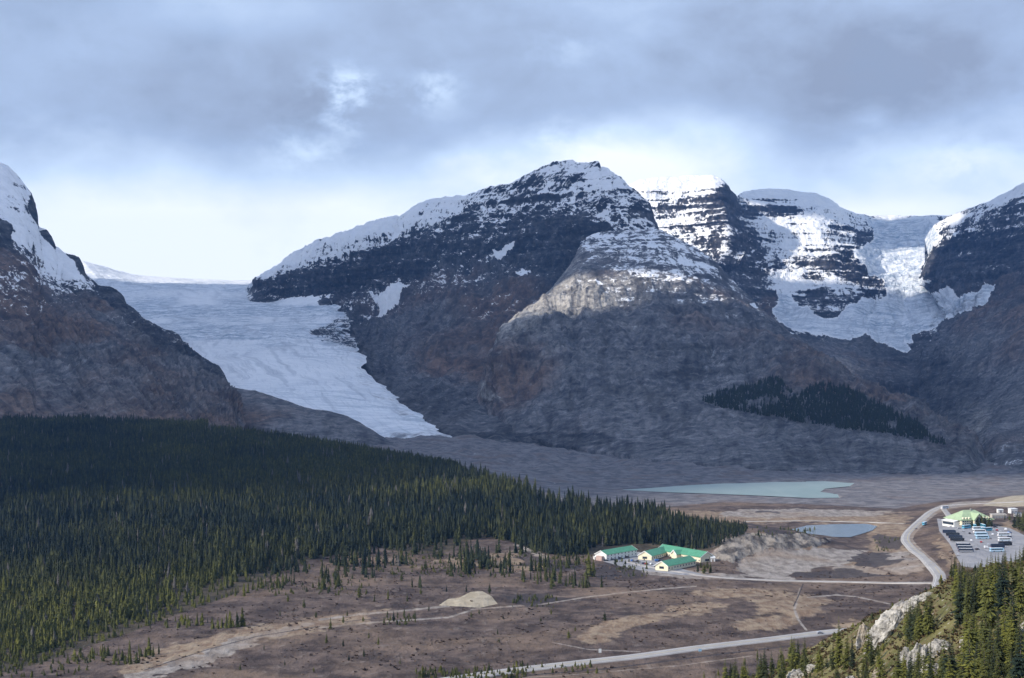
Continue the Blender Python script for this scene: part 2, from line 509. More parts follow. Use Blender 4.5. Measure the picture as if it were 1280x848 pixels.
# polygons / lines of ground cover, in photo pixels on the ground
FOREST = [(-120, 860), (-60, 848), (20, 838), (60, 826), (110, 808), (150, 796), (200, 776), (240, 762), (290, 744), (330, 724), (390, 700), (430, 692), (470, 684), (520, 694), (560, 690), (590, 674), (612, 672),
          (640, 678), (668, 688), (700, 696), (740, 693), (800, 690), (850, 692), (890, 688), (915, 676), (932, 668), (935, 661), (900, 657), (860, 652), (800, 645), (760, 642), (740, 640),
          (700, 630), (650, 614), (600, 600), (560, 588), (500, 574), (420, 556), (360, 540), (300, 528), (200, 524), (0, 520), (-120, 518)]
cov_poly = {
    'wood': [(FOREST, 5)],
    'sand': [([(548, 757), (560, 749), (575, 747), (588, 740), (603, 739), (615, 746), (622, 755), (600, 760), (570, 758)], 2), ([(1228, 632), (1245, 624), (1265, 620), (1300, 618), (1300, 632), (1260, 634)], 2)],
    'tan': [([(930, 750), (990, 745), (1040, 748), (1030, 765), (990, 772), (940, 768)], 14), ([(715, 800), (760, 776), (800, 768), (850, 768), (800, 780), (770, 800), (740, 806)], 8),
            ([(910, 780), (960, 768), (1000, 770), (990, 785), (930, 790)], 10), ([(1030, 780), (1080, 772), (1090, 785), (1050, 792)], 10),
            ([(820, 760), (900, 752), (905, 764), (840, 772)], 10), ([(540, 700), (640, 690), (700, 705), (660, 715), (600, 712)], 9), ([(150, 838), (190, 812), (300, 786), (420, 768), (480, 760), (470, 776), (300, 808), (210, 836), (160, 852)], 10), ([(920, 712), (926, 698), (950, 692), (980, 700), (960, 722)], 8), ([(850, 742), (920, 735), (990, 738), (980, 746), (900, 750)], 8),
            ([(960, 676), (1010, 676), (1080, 700), (1060, 712), (1000, 690)], 6), ([(1060, 640), (1140, 644), (1130, 700), (1090, 690), (1080, 660)], 10), ([(700, 632), (900, 640), (1120, 644), (1120, 652), (900, 655), (740, 640)], 8),
            ([(1176, 664), (1172, 690), (1192, 712), (1200, 706), (1186, 680)], 5), ([(1240, 664), (1262, 652), (1276, 660), (1272, 672), (1255, 668)], 4)],
    'gravel': [([(150, 852), (200, 832), (260, 812), (330, 790), (395, 776), (400, 780), (330, 800), (262, 826), (212, 845), (185, 856)], 3),
               (PIT, 3), ([(900, 640), (940, 636), (1060, 637), (1120, 640), (1090, 646), (960, 647), (900, 645)], 5), ([(890, 688), (905, 676), (925, 672), (930, 690), (915, 706), (895, 700)], 4),
               (BANK, 3), ([(640, 680), (655, 684), (690, 698), (680, 699), (650, 690)], 2), ([(1040, 704), (1110, 712), (1100, 722), (1040, 722)], 8),
               ([(1090, 690), (1140, 690), (1160, 712), (1130, 722), (1090, 705)], 8), (INN_LOT, 3), ([(790, 706), (850, 712), (900, 716), (950, 722), (900, 722), (840, 722), (800, 716)], 3)],
    'plain': [([(-120, 500), (300, 520), (430, 560), (520, 580), (600, 606), (680, 622), (760, 640), (900, 628), (1000, 630), (1120, 636), (1180, 626), (1230, 622), (1420, 612), (1420, 480), (-120, 480)], 5)],
    'hill': [([(900, 900), (960, 838), (1010, 812), (1060, 790), (1100, 765), (1130, 745), (1170, 728), (1230, 700), (1400, 690), (1400, 1000), (900, 1000)], 8)],
    'lot': [(LOT, 3), (INN_LOT, 2)],
    'bank': [(BANK, 2)],
    'dirt': [([(1060, 695), (1100, 690), (1128, 702), (1095, 710), (1066, 708)], 3), ([(1090, 668), (1130, 670), (1124, 688), (1096, 682)], 5), ([(930, 640), (960, 638), (975, 641), (940, 642)], 1.5),
             ([(745, 706), (780, 700), (806, 712), (800, 724), (760, 726), (735, 716)], 6), ([(1000, 714), (1060, 712), (1130, 722), (1040, 724), (990, 722)], 3),  # first patch, before the lodge: shade among the shrubs painted as dark ground
             ([(640, 690), (700, 700), (740, 708), (700, 716), (650, 705)], 7), ([(620, 745), (680, 742), (720, 750), (660, 758)], 5), ([(920, 650), (990, 664), (1020, 672), (1000, 676), (960, 668)], 2)],
}
cov_line = {   # (points, half width in px, softness)
    'gravel': [([(400, 775), (450, 768), (500, 764), (560, 758)], 2.6, 2), ([(590, 762), (680, 755), (700, 752), (730, 747), (780, 741), (830, 736), (870, 733)], 1.8, 1.5), ([(1130, 655), (1080, 652.5), (1000, 651), (930, 652)], 1.0, 1),
               ([(1000, 736), (996, 752), (993, 762), (998, 775), (1008, 788)], 1.6, 1.2), ([(1010, 747), (1045, 744), (1070, 746), (1112, 755)], 1.6, 1.2), (HIGHWAY, 6.5, 2.0), (ROAD_UP, 7, 2.5), (SIDE_ROAD, 3.2, 1.5),
               ([(640, 586), (610, 576), (560, 556)], 1.2, 1.5), ([(760, 596), (850, 600), (790, 604)], 1, 1), ([(400, 785), (470, 778), (560, 772), (600, 760)], 2, 2), ([(310, 520), (290, 508)], 1, 1), ([(690, 803), (735, 812), (800, 815)], 1.0, 1),
               ([(560, 851), (700, 845), (850, 832), (940, 820)], 1.0, 1.2)],
    'dirt': [([(1004, 730), (998, 745), (992, 758)], 1.0, 1), ([(640, 846), (760, 836), (900, 818), (1000, 806)], 1.8, 1.2), ([(1084, 692), (1062, 684), (1030, 672)], 1.2, 1), ([(400, 781), (470, 773), (560, 765)], .8, 1), ([(580, 764), (690, 757), (735, 749)], .8, 1),
             ([(180, 838), (260, 812), (320, 796), (400, 783)], 1.0, 1), ([(1140, 676), (1150, 690), (1170, 712)], .1, .1)],
}

def near_col(n):
    return n
cols = np.concatenate([np.arange(-560, -20, 6.0), np.arange(-20, 1300, 1.4), np.arange(1300, 1840, 6.0)])
ds = np.concatenate([np.array([7.5, 12, 25, 45, 70, 95]), 120 * (640 / 120) ** (np.arange(150) / 150.0),
                     1.0 / np.linspace(1 / 640.0, 1 / 4600.0, 470), np.array([4900, 5400, 6200, 7200, 8400, 9300])])
PX, DD = np.meshgrid(cols, ds)
X = (PX - 640) / F * DD
Y = DD.copy()
Z = H(X.ravel(), Y.ravel()).reshape(X.shape)
PY = HZ - (Z - CAMZ) * F / DD
# lakes: carve a shallow bed so the water sheet meets real banks
att = {}
# ragged outlines: the traced patches are looked up through a little noise
wx_, wy_ = X.ravel(), Y.ravel()
qsc = np.clip(1500 / np.maximum(wy_, 200), .4, 2)
WPX = PX.ravel() + qsc * (fbm(wx_ / 38, wy_ / 38, 0 * wx_ + 31, 4, .6) * 16)
WPY = PY.ravel() + qsc * (fbm(wx_ / 38, wy_ / 38, 0 * wx_ + 47, 4, .6) * 4.5)
CRISP = ('lot', 'wood', 'sand', 'plain')
for nme in ('bank', 'tan', 'gravel', 'plain', 'sand', 'hill', 'wood', 'dirt', 'lot'):
    a = np.zeros(X.size)
    okd = (Y.ravel() > 640) if nme != 'hill' else (Y.ravel() < 640)
    for poly, soft in cov_poly.get(nme, []):
        cr_ = nme in CRISP or poly is INN_LOT
        a = np.maximum(a, soft_poly(PX.ravel() if cr_ else WPX, PY.ravel() if cr_ else WPY, poly, soft * (1 if cr_ else 1.6), 2.0))
    for line, hw, soft in cov_line.get(nme, []):
        dd_ = seg_dist(PX.ravel(), PY.ravel(), line, False, 2.0)
        a = np.maximum(a, smooth01(0.5 + (hw - dd_) / (2 * soft)))
    att[nme] = np.where(okd, a, 0)
att['hill'] = smooth01((640 - Y.ravel()) / 60)
bank = np.maximum(soft_poly(PX.ravel(), PY.ravel(), LAKE, 2.0, 3.0), soft_poly(PX.ravel(), PY.ravel(), POND, 2.0, 3.0))
bank = np.where(Y.ravel() > 1000, bank, 0)
Zr = Z.ravel() - bank * 3.0
# close the sheet round the viewpoint
co = np.stack([X.ravel(), Y.ravel(), Zr], -1)
me = mesh_np('ground', co, grid_faces(len(ds), len(cols)), gm, att)
link('ground', me, kind='structure')
# the knoll the photographer stands on, behind the first row of the sheet
kx = np.linspace(-60, 60, 25); ky = np.linspace(-90, 8.5, 20)
KX, KY = np.meshgrid(kx, ky)
KZ = 145.4 + fbm(KX / 14, KY / 14, KX * 0, 3) * 1.0 - np.maximum(np.abs(KX) - 6, 0) * 0.5
me = mesh_np('viewpoint_knoll', np.stack([KX, KY, KZ], -1).reshape(-1, 3), grid_faces(20, 25), gm, {'hill': np.ones(500)})
link('viewpoint_knoll', me, kind='structure')

# ------------------------------------------------------------------ water
def water_mat(name, a, b, rough):
    m, t, bs = material(name)
    pos = t.n('ShaderNodeNewGeometry').outputs['Position']
    n = t.noise(t.vmul(pos, (1, .25, 1)), 1 / 60, 4, .55)
    t.put(bs.inputs['Base Color'], t.mix(t.step(n, .35, .65), a, b))
    bs.inputs['Roughness'].default_value = rough
    bs.inputs['Specular IOR Level'].default_value = 0.35
    t.put(bs.inputs['Normal'], t.bump(t.noise(t.vmul(pos, (.5, 1.2, 1)), 1 / 2.5, 3), .35, .3))
    return m
def water(name, poly, mat):
    pts = [hit(px, py, 1100, 3000, H0) for px, py in poly]
    z = float(np.median([p.z for p in pts])) - 0.4
    zg = z
    pts = [P(px, py, (CAMZ - zg) * F / (py - HZ)) for px, py in poly]
    c = np.mean(pts, axis=0)
    me = bpy.data.meshes.new(name)
    vs_ = [(p[0] + (p[0] - c[0]) * .02, p[1] + (p[1] - c[1]) * .02, zg) for p in pts]
    me.from_pydata(vs_, [], [list(range(len(vs_)))])
    me.materials.append(mat)
    return link(name, me, kind='structure')
water('lake', LAKE, water_mat('glacial_water', (.21, .28, .265), (.26, .325, .305), .5))
water('pond', POND, water_mat('pond_water', (.17, .22, .26), (.22, .27, .30), .22))

# ------------------------------------------------------------------ mountain material (snow, cliff, scree)
def mountain_mat(name, ice=False):
    m, t, bs = material(name)
    pos = t.n('ShaderNodeNewGeometry').outputs['Position']
    nz = t.sep(t.n('ShaderNodeNewGeometry').outputs['Normal'])[2]
    big = t.noise(pos, 1 / 420, 5, .55)
    mid = t.noise(pos, 1 / 90, 7, .62)
    fin = t.noise(pos, 1 / 26, 6, .66)
    tilt = t.vadd(t.vmul(pos, (1 / 520, 1 / 520, 1 / 30)), (0, 0, 0))
    strata = t.noise(tilt, 1.0, 6, .62, .25)
    bands = t.noise(t.vmul(pos, (1 / 900, 1 / 900, 1 / 75)), 1.0, 3, .5, .2)
    streak = t.noise(t.vmul(pos, (1 / 34, 1 / 34, 1 / 420)), 1.0, 6, .6, .3)
    fall = t.comb(t.mul(t.attr('fu'), 1 / 13), t.mul(t.attr('fv'), 1 / 210), 0.0)      # along and across the fall line
    chute = t.noise(t.vadd(fall, t.vmul(pos, (.0006, .0006, .0006))), 1.0, 5, .6, .35)
    fall2 = t.comb(t.mul(t.attr('fu'), 1 / 60), t.mul(t.attr('fv'), 1 / 600), 3.0)
    rib = t.noise(fall2, 1.0, 5, .62, .4)
    grain = t.noise(pos, 1 / 9, 4, .7)
    snow, warm, pale, dark, lay = [t.attr(a) for a in ('snow', 'warm', 'pale', 'dark', 'layer')]
    # rock
    scree = t.mix(t.step(t.add(t.mul(mid, .5), t.mul(fin, .5)), .38, .62), (.086, .087, .097), (.215, .208, .206))
    brown = t.mix(t.step(t.add(t.mul(mid, .5), t.mul(streak, .5)), .38, .62), (.070, .050, .044), (.215, .145, .108))
    col = t.mix(t.step(t.add(warm, t.mul(t.sub(big, .5), 1.6)), .3, .8), scree, brown)
    limes = t.mix(t.step(fin, .35, .65), (.22, .205, .185), (.42, .395, .355))
    col = t.mix(t.step(t.add(pale, t.mul(t.sub(t.add(t.mul(mid, .4), t.mul(strata, .6)), .5), 1.1)), .35, .85), col, limes)
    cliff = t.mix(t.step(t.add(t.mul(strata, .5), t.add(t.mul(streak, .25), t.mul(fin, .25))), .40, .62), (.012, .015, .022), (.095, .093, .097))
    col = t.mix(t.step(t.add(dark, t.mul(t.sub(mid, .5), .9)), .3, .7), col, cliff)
    col = t.mix(t.mul(t.step(chute, .54, .70), .50), col, (.042, .042, .05))
    col = t.mix(t.mul(t.step(rib, .50, .36), .50), col, (.055, .053, .058))
    col = t.mix(t.mul(t.step(rib, .57, .72), .25), col, (.21, .195, .19))
    col = t.mix(t.mul(t.step(fin, .56, .70), .5), col, (.25, .245, .25))
    col = t.mix(t.mul(t.step(fin, .46, .30), .5), col, (.035, .036, .042))
    lk = t.add(t.mul(lay, .30), .04)
    mottle = t.add(t.add(t.mul(t.sub(fin, .5), .28), t.mul(t.sub(grain, .5), .26)), t.add(t.mul(t.sub(strata, .5), lk), t.mul(t.sub(chute, .5), .20)))
    mottle = t.add(mottle, t.add(t.mul(t.sub(big, .5), .22), t.mul(t.sub(rib, .5), .22)))
    mk = t.step(mottle, -.10, .12, .36, 1.38)
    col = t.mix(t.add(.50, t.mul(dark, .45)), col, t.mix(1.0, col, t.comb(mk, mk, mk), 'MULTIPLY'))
    # snow lies on ledges (strata) and in gullies, thins out where the face is steep
    s = t.add(snow, t.mul(t.sub(strata, .5), t.add(t.mul(lay, 1.55), .35)))
    s = t.add(s, t.mul(t.sub(bands, .5), t.mul(lay, 1.0)))
    s = t.add(s, t.mul(t.sub(streak, .5), .45))
    s = t.add(s, t.mul(t.sub(chute, .5), .95))
    s = t.add(s, t.mul(t.sub(rib, .5), .8))
    s = t.add(s, t.mul(t.sub(grain, .5), .7))
    s = t.add(s, t.mul(t.sub(mid, .5), 1.10))
    s = t.add(s, t.mul(t.sub(fin, .5), 1.0))
    s = t.add(s, t.mul(t.sub(nz, .62), .55))
    gate = t.step(snow, .05, .13)
    sm = t.mul(t.step(s, .47, .60), gate)
    white = t.mix(t.step(t.add(t.mul(mid, .5), t.mul(fin, .5)), .3, .62), (.76, .78, .80), (.90, .905, .91))
    iced = t.attr('ice')
    crev = t.noise(t.vmul(pos, (1 / 130, 1 / 30, 1 / 26)), 1.0, 7, .68, .6)
    icec = t.mix(t.step(crev, .40, .58), (.34, .42, .50), (.84, .86, .88))
    icec = t.mix(t.mul(t.step(fin, .55, .72), .5), icec, (.30, .33, .37))
    white = t.mix(t.step(t.add(iced, t.mul(t.sub(big, .5), .9)), .25, .8), white, icec)
    dirt = t.attr('dirt')
    white = t.mix(t.mul(t.step(t.add(dirt, t.mul(t.sub(t.add(t.mul(fin, .5), t.mul(mid, .5)), .5), 1.4)), .38, .72), .9), white, (.13, .13, .14))
    white = t.mix(t.mul(t.mul(t.add(t.step(rib, .50, .64), t.mul(t.step(chute, .54, .66), .6)), t.step(iced, .1, .4)), .42), white, (.36, .40, .45))
    col = t.mix(sm, col, white)
    t.put(bs.inputs['Base Color'], col)
    bs.inputs['Roughness'].default_value = .9
    bs.inputs['Specular IOR Level'].default_value = .12
    h = t.add(t.add(t.add(t.mul(mid, 1.0), t.mul(rib, .9)), t.mul(fin, .5)), t.add(t.mul(t.mul(strata, dark), .8), t.mul(crev, t.mul(iced, .6))))
    t.put(bs.inputs['Normal'], t.bump(h, .55, 20.0))
    return m


ROCK = mountain_mat('mountain_rock_and_snow')


def loft(name, rows, nu, seg_rows, amp, back=(900, 350), paint=None, noise_kw=None, smooth_v=2, skirt=90):
    """rows: control lines from the ridge down to the foot, each a list of (px, py, depth).
    A real sheet of terrain: every control point keeps its own distance; a back slope closes it behind the ridge."""
    kw = dict(Lu=240.0, Lv=900.0, iso=420.0, jag=1.0)
    kw.update(noise_kw or {})
    u = np.linspace(0, 1, nu)
    ctrl = []
    for r in rows:
        a = np.array(r, float)
        tt = (a[:, 0] - a[0, 0]) / (a[-1, 0] - a[0, 0])
        ctrl.append(np.stack([np.interp(u, tt, a[:, k]) for k in range(3)], -1))
    ctrl = np.array(ctrl)                                   # K, nu, 3 in (px, py, d)
    # smooth depth along a row so that traced kinks do not become creases
    k_ = np.ones(9) / 9
    for r in range(len(ctrl)):
        dd = np.pad(ctrl[r, :, 2], 4, mode='edge')
        ctrl[r, :, 2] = np.convolve(dd, k_, 'valid')
    vv = []
    for s_, n_ in enumerate(seg_rows):
        vv.append(s_ + np.arange(n_) / n_)
    vv = np.append(np.concatenate(vv), len(rows) - 1.0)
    i0 = np.minimum(vv.astype(int), len(rows) - 2); fr = vv - i0
    px = ctrl[i0, :, 0] * (1 - fr)[:, None] + ctrl[i0 + 1, :, 0] * fr[:, None]
    py = ctrl[i0, :, 1] * (1 - fr)[:, None] + ctrl[i0 + 1, :, 1] * fr[:, None]
    dp = ctrl[i0, :, 2] * (1 - fr)[:, None] + ctrl[i0 + 1, :, 2] * fr[:, None]
    if smooth_v:
        for _ in range(smooth_v * 6):
            for arr in (py, dp):
                arr[1:-1] = arr[1:-1] * .5 + .25 * (arr[:-2] + arr[2:])
    if kw.get('ragged'):      # broken right-hand margin
        px = px + smooth01((u - .80) / .20)[None, :] * (fbm(vv * 3.1, 0 * vv + 2, 0 * vv, 4, .6) * kw['ragged'])[:, None]
    ampv = np.interp(vv, np.arange(len(rows)), amp)[:, None]
    X = (px - 640) / F * dp; Y = dp; Z = CAMZ + (HZ - py) / F * dp
    Pt = np.stack([X, Y, Z], -1)
    du = np.gradient(Pt, axis=1); dv = np.gradient(Pt, axis=0)
    Nn = np.cross(dv, du); Nn /= np.linalg.norm(Nn, axis=-1, keepdims=True) + 1e-9
    if Nn[..., 2].mean() < 0: Nn = -Nn
    # arc lengths for ribs and gullies that run down the fall line
    su = np.cumsum(np.linalg.norm(du, axis=-1), axis=1); sv = np.cumsum(np.linalg.norm(dv, axis=-1), axis=0)
    su = su.mean(axis=0)[None, :] + kw.get('slant', 0.0) * sv
    ribs = ridged(su / kw['Lu'] + .3 * fbm(X / 500, Y / 500, Z / 500, 2), sv / kw['Lv'], 0 * X + 3.3, 5, .55)
    iso = ridged(X / kw['iso'], Y / kw['iso'], Z / kw['iso'], 7, .56)
    small = fbm(X / 45, Y / 45, Z / 45, 4, .6)
    dsp = ampv * (ribs * .55 + iso * .55 + small * .22 - .15)
    if kw.get('strata'):
        st = pnoise(X / 900, Y / 900, Z / kw['strata']) + .6 * pnoise(X / 500, Y / 500, Z / (kw['strata'] * .4))
        dsp = dsp + kw['strata_amp'] * ampv / max(amp) * np.tanh(st * 5) * .5
    # both free ends of the sheet stay where they are traced
    uu_ = np.arange(nu) / (nu - 1.0)
    dsp = dsp * smooth01(np.minimum(uu_, 1 - uu_) * 22)[None, :]
    Pt = Pt + Nn * dsp[..., None]
    # ragged skyline
    Pt[:, :, 2] += (np.exp(-(np.arange(len(vv)) / 6.0))[:, None]) * kw['jag'] * (ridged(su / 130, 0 * su, 0 * su + 5.5, 5, .6) - .25) * 9
    # skirt below and back slope behind
    low = Pt[-1:].copy(); low[..., 1] -= 30; low[..., 2] = np.maximum(low[..., 2] - skirt, -60)
    top = Pt[:1]
    bk = []
    for f_ in (1.0, .5, .2):
        b = top.copy(); b[..., 1] += back[0] * f_; b[..., 2] = np.maximum(b[..., 2] - back[1] * f_, -40)
        b[..., 0] = b[..., 0] * (b[..., 1] / top[..., 1])
        b[..., 2] += fbm(b[..., 0] / 200, b[..., 1] / 200, b[..., 2] * 0, 4) * 25 * f_
        bk.append(b)
    full = np.concatenate(bk + [Pt, low], 0)
    def ext(a): return np.concatenate([a[:1]] * 3 + [a, a[-1:]], 0)
    qx, qy = ext(px).ravel(), ext(py).ravel()
    at = {}
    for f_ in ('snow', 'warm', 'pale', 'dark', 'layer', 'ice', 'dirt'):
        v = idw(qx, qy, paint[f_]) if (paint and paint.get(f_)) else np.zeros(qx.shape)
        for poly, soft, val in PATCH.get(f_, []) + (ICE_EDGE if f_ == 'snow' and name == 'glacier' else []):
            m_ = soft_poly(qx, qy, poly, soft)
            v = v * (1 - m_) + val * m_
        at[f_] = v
    at['fu'] = ext(su + 110 * fbm(X / 420, Y / 420, Z / 420, 4)).ravel(); at['fv'] = ext(sv).ravel()
    me = mesh_np(name, full.reshape(-1, 3), grid_faces(full.shape[0], full.shape[1]), ROCK, at)
    return link(name, me, kind='structure')


# snow fields, hanging glaciers and bare rocks with an outline of their own, in photo pixels
DOME_GLACIER = [(1080, 275), (1160, 275), (1172, 288), (1178, 298), (1165, 325), (1148, 342), (1165, 352), (1178, 358), (1165, 362), (1180, 375), (1195, 371), (1205, 380), (1225, 372), (1252, 366),
                (1232, 386), (1200, 402), (1180, 411), (1150, 421), (1140, 425), (1143, 434), (1132, 432), (1140, 442), (1136, 447), (1120, 442), (1100, 435), (1080, 425), (1060, 433), (1030, 425), (1005, 421), (990, 420),
                (983, 412), (963, 393), (972, 384), (968, 370), (985, 374), (1000, 390), (1020, 401), (1045, 402), (1058, 392), (1075, 381), (1108, 378), (1098, 356), (1085, 345), (1072, 335), (1065, 318), (1088, 305), (1086, 288)]
PATCH = {
    'snow': [(DOME_GLACIER, 2.0, 1.25),
             ([(465, 388), (480, 384), (500, 368), (506, 375), (520, 377), (490, 393), (470, 402), (478, 393)], 1.5, 1.2),
             ([(628, 328), (650, 318), (656, 323), (640, 336), (630, 336)], 1.5, 1.2), ([(652, 362), (668, 352), (664, 362)], 1, .8),
             ([(738, 358), (748, 361), (760, 368), (750, 366)], 1, .9), ([(935, 382), (942, 381), (946, 388), (938, 387)], 1, 1.2),
             ([(38, 240), (45, 253), (47, 284), (40, 279), (33, 262)], 1.5, -.05), ([(-5, 280), (10, 287), (13, 311), (0, 313)], 1.5, 0), ([(47, 291), (58, 290), (69, 308), (69, 314), (55, 303)], 1.5, 0),
             ([(82, 319), (96, 322), (107, 342), (109, 353), (98, 346), (93, 330)], 1.5, 0), ([(112, 352), (130, 363), (150, 372), (180, 398), (160, 392), (140, 380), (120, 368)], 2, -.05),
             ([(396, 378), (405, 372), (415, 376), (412, 384), (400, 384)], 1.5, -.1)],
    'ice': [(DOME_GLACIER, 3.0, .65), ([(150, 383), (420, 383), (432, 396), (180, 399)], 3, .95), ([(188, 407), (428, 408), (434, 425), (198, 427)], 3, 1.0), ([(150, 352), (340, 353), (340, 367), (290, 369), (270, 360), (255, 368), (150, 369)], 5, .55)],
    'dirt': [([(438, 420), (455, 450), (476, 480), (502, 506), (532, 527), (568, 549), (552, 550), (520, 536), (488, 514), (460, 487), (444, 458), (430, 440)], 5, .40), ([(383, 413), (400, 415), (440, 426), (448, 442), (425, 438), (400, 429)], 5, .45), ([(485, 540), (566, 545), (566, 552), (485, 553)], 4, .5),
             ([(150, 384), (420, 384), (432, 395), (180, 397)], 4, .22), ([(190, 408), (428, 409), (434, 424), (200, 425)], 4, .28), ([(315, 373), (350, 374), (345, 382), (318, 381)], 3, .5), ([(1165, 400), (1200, 385), (1240, 372), (1230, 388), (1195, 405), (1160, 418)], 5, .55)],
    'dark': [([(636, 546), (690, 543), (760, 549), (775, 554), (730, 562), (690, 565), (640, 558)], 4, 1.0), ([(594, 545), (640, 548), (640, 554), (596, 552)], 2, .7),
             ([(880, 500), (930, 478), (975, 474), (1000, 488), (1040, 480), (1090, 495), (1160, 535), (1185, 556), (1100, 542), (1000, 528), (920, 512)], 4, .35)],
    'pale': [([(596, 492), (604, 478), (612, 482), (625, 500), (640, 514), (618, 506)], 4, .7)],
}
ICE_EDGE = [([(383, 415), (405, 408), (424, 396), (434, 384), (446, 392), (452, 440), (428, 439), (404, 431), (380, 416)], 5, .30),
             ([(440, 425), (458, 452), (478, 481), (506, 505), (534, 526), (570, 549), (576, 540), (548, 522), (512, 496), (482, 470), (462, 440), (450, 415)], 4, .36)]
ALL0 = [(0, 400, 0), (640, 500, 0), (1200, 400, 0)]

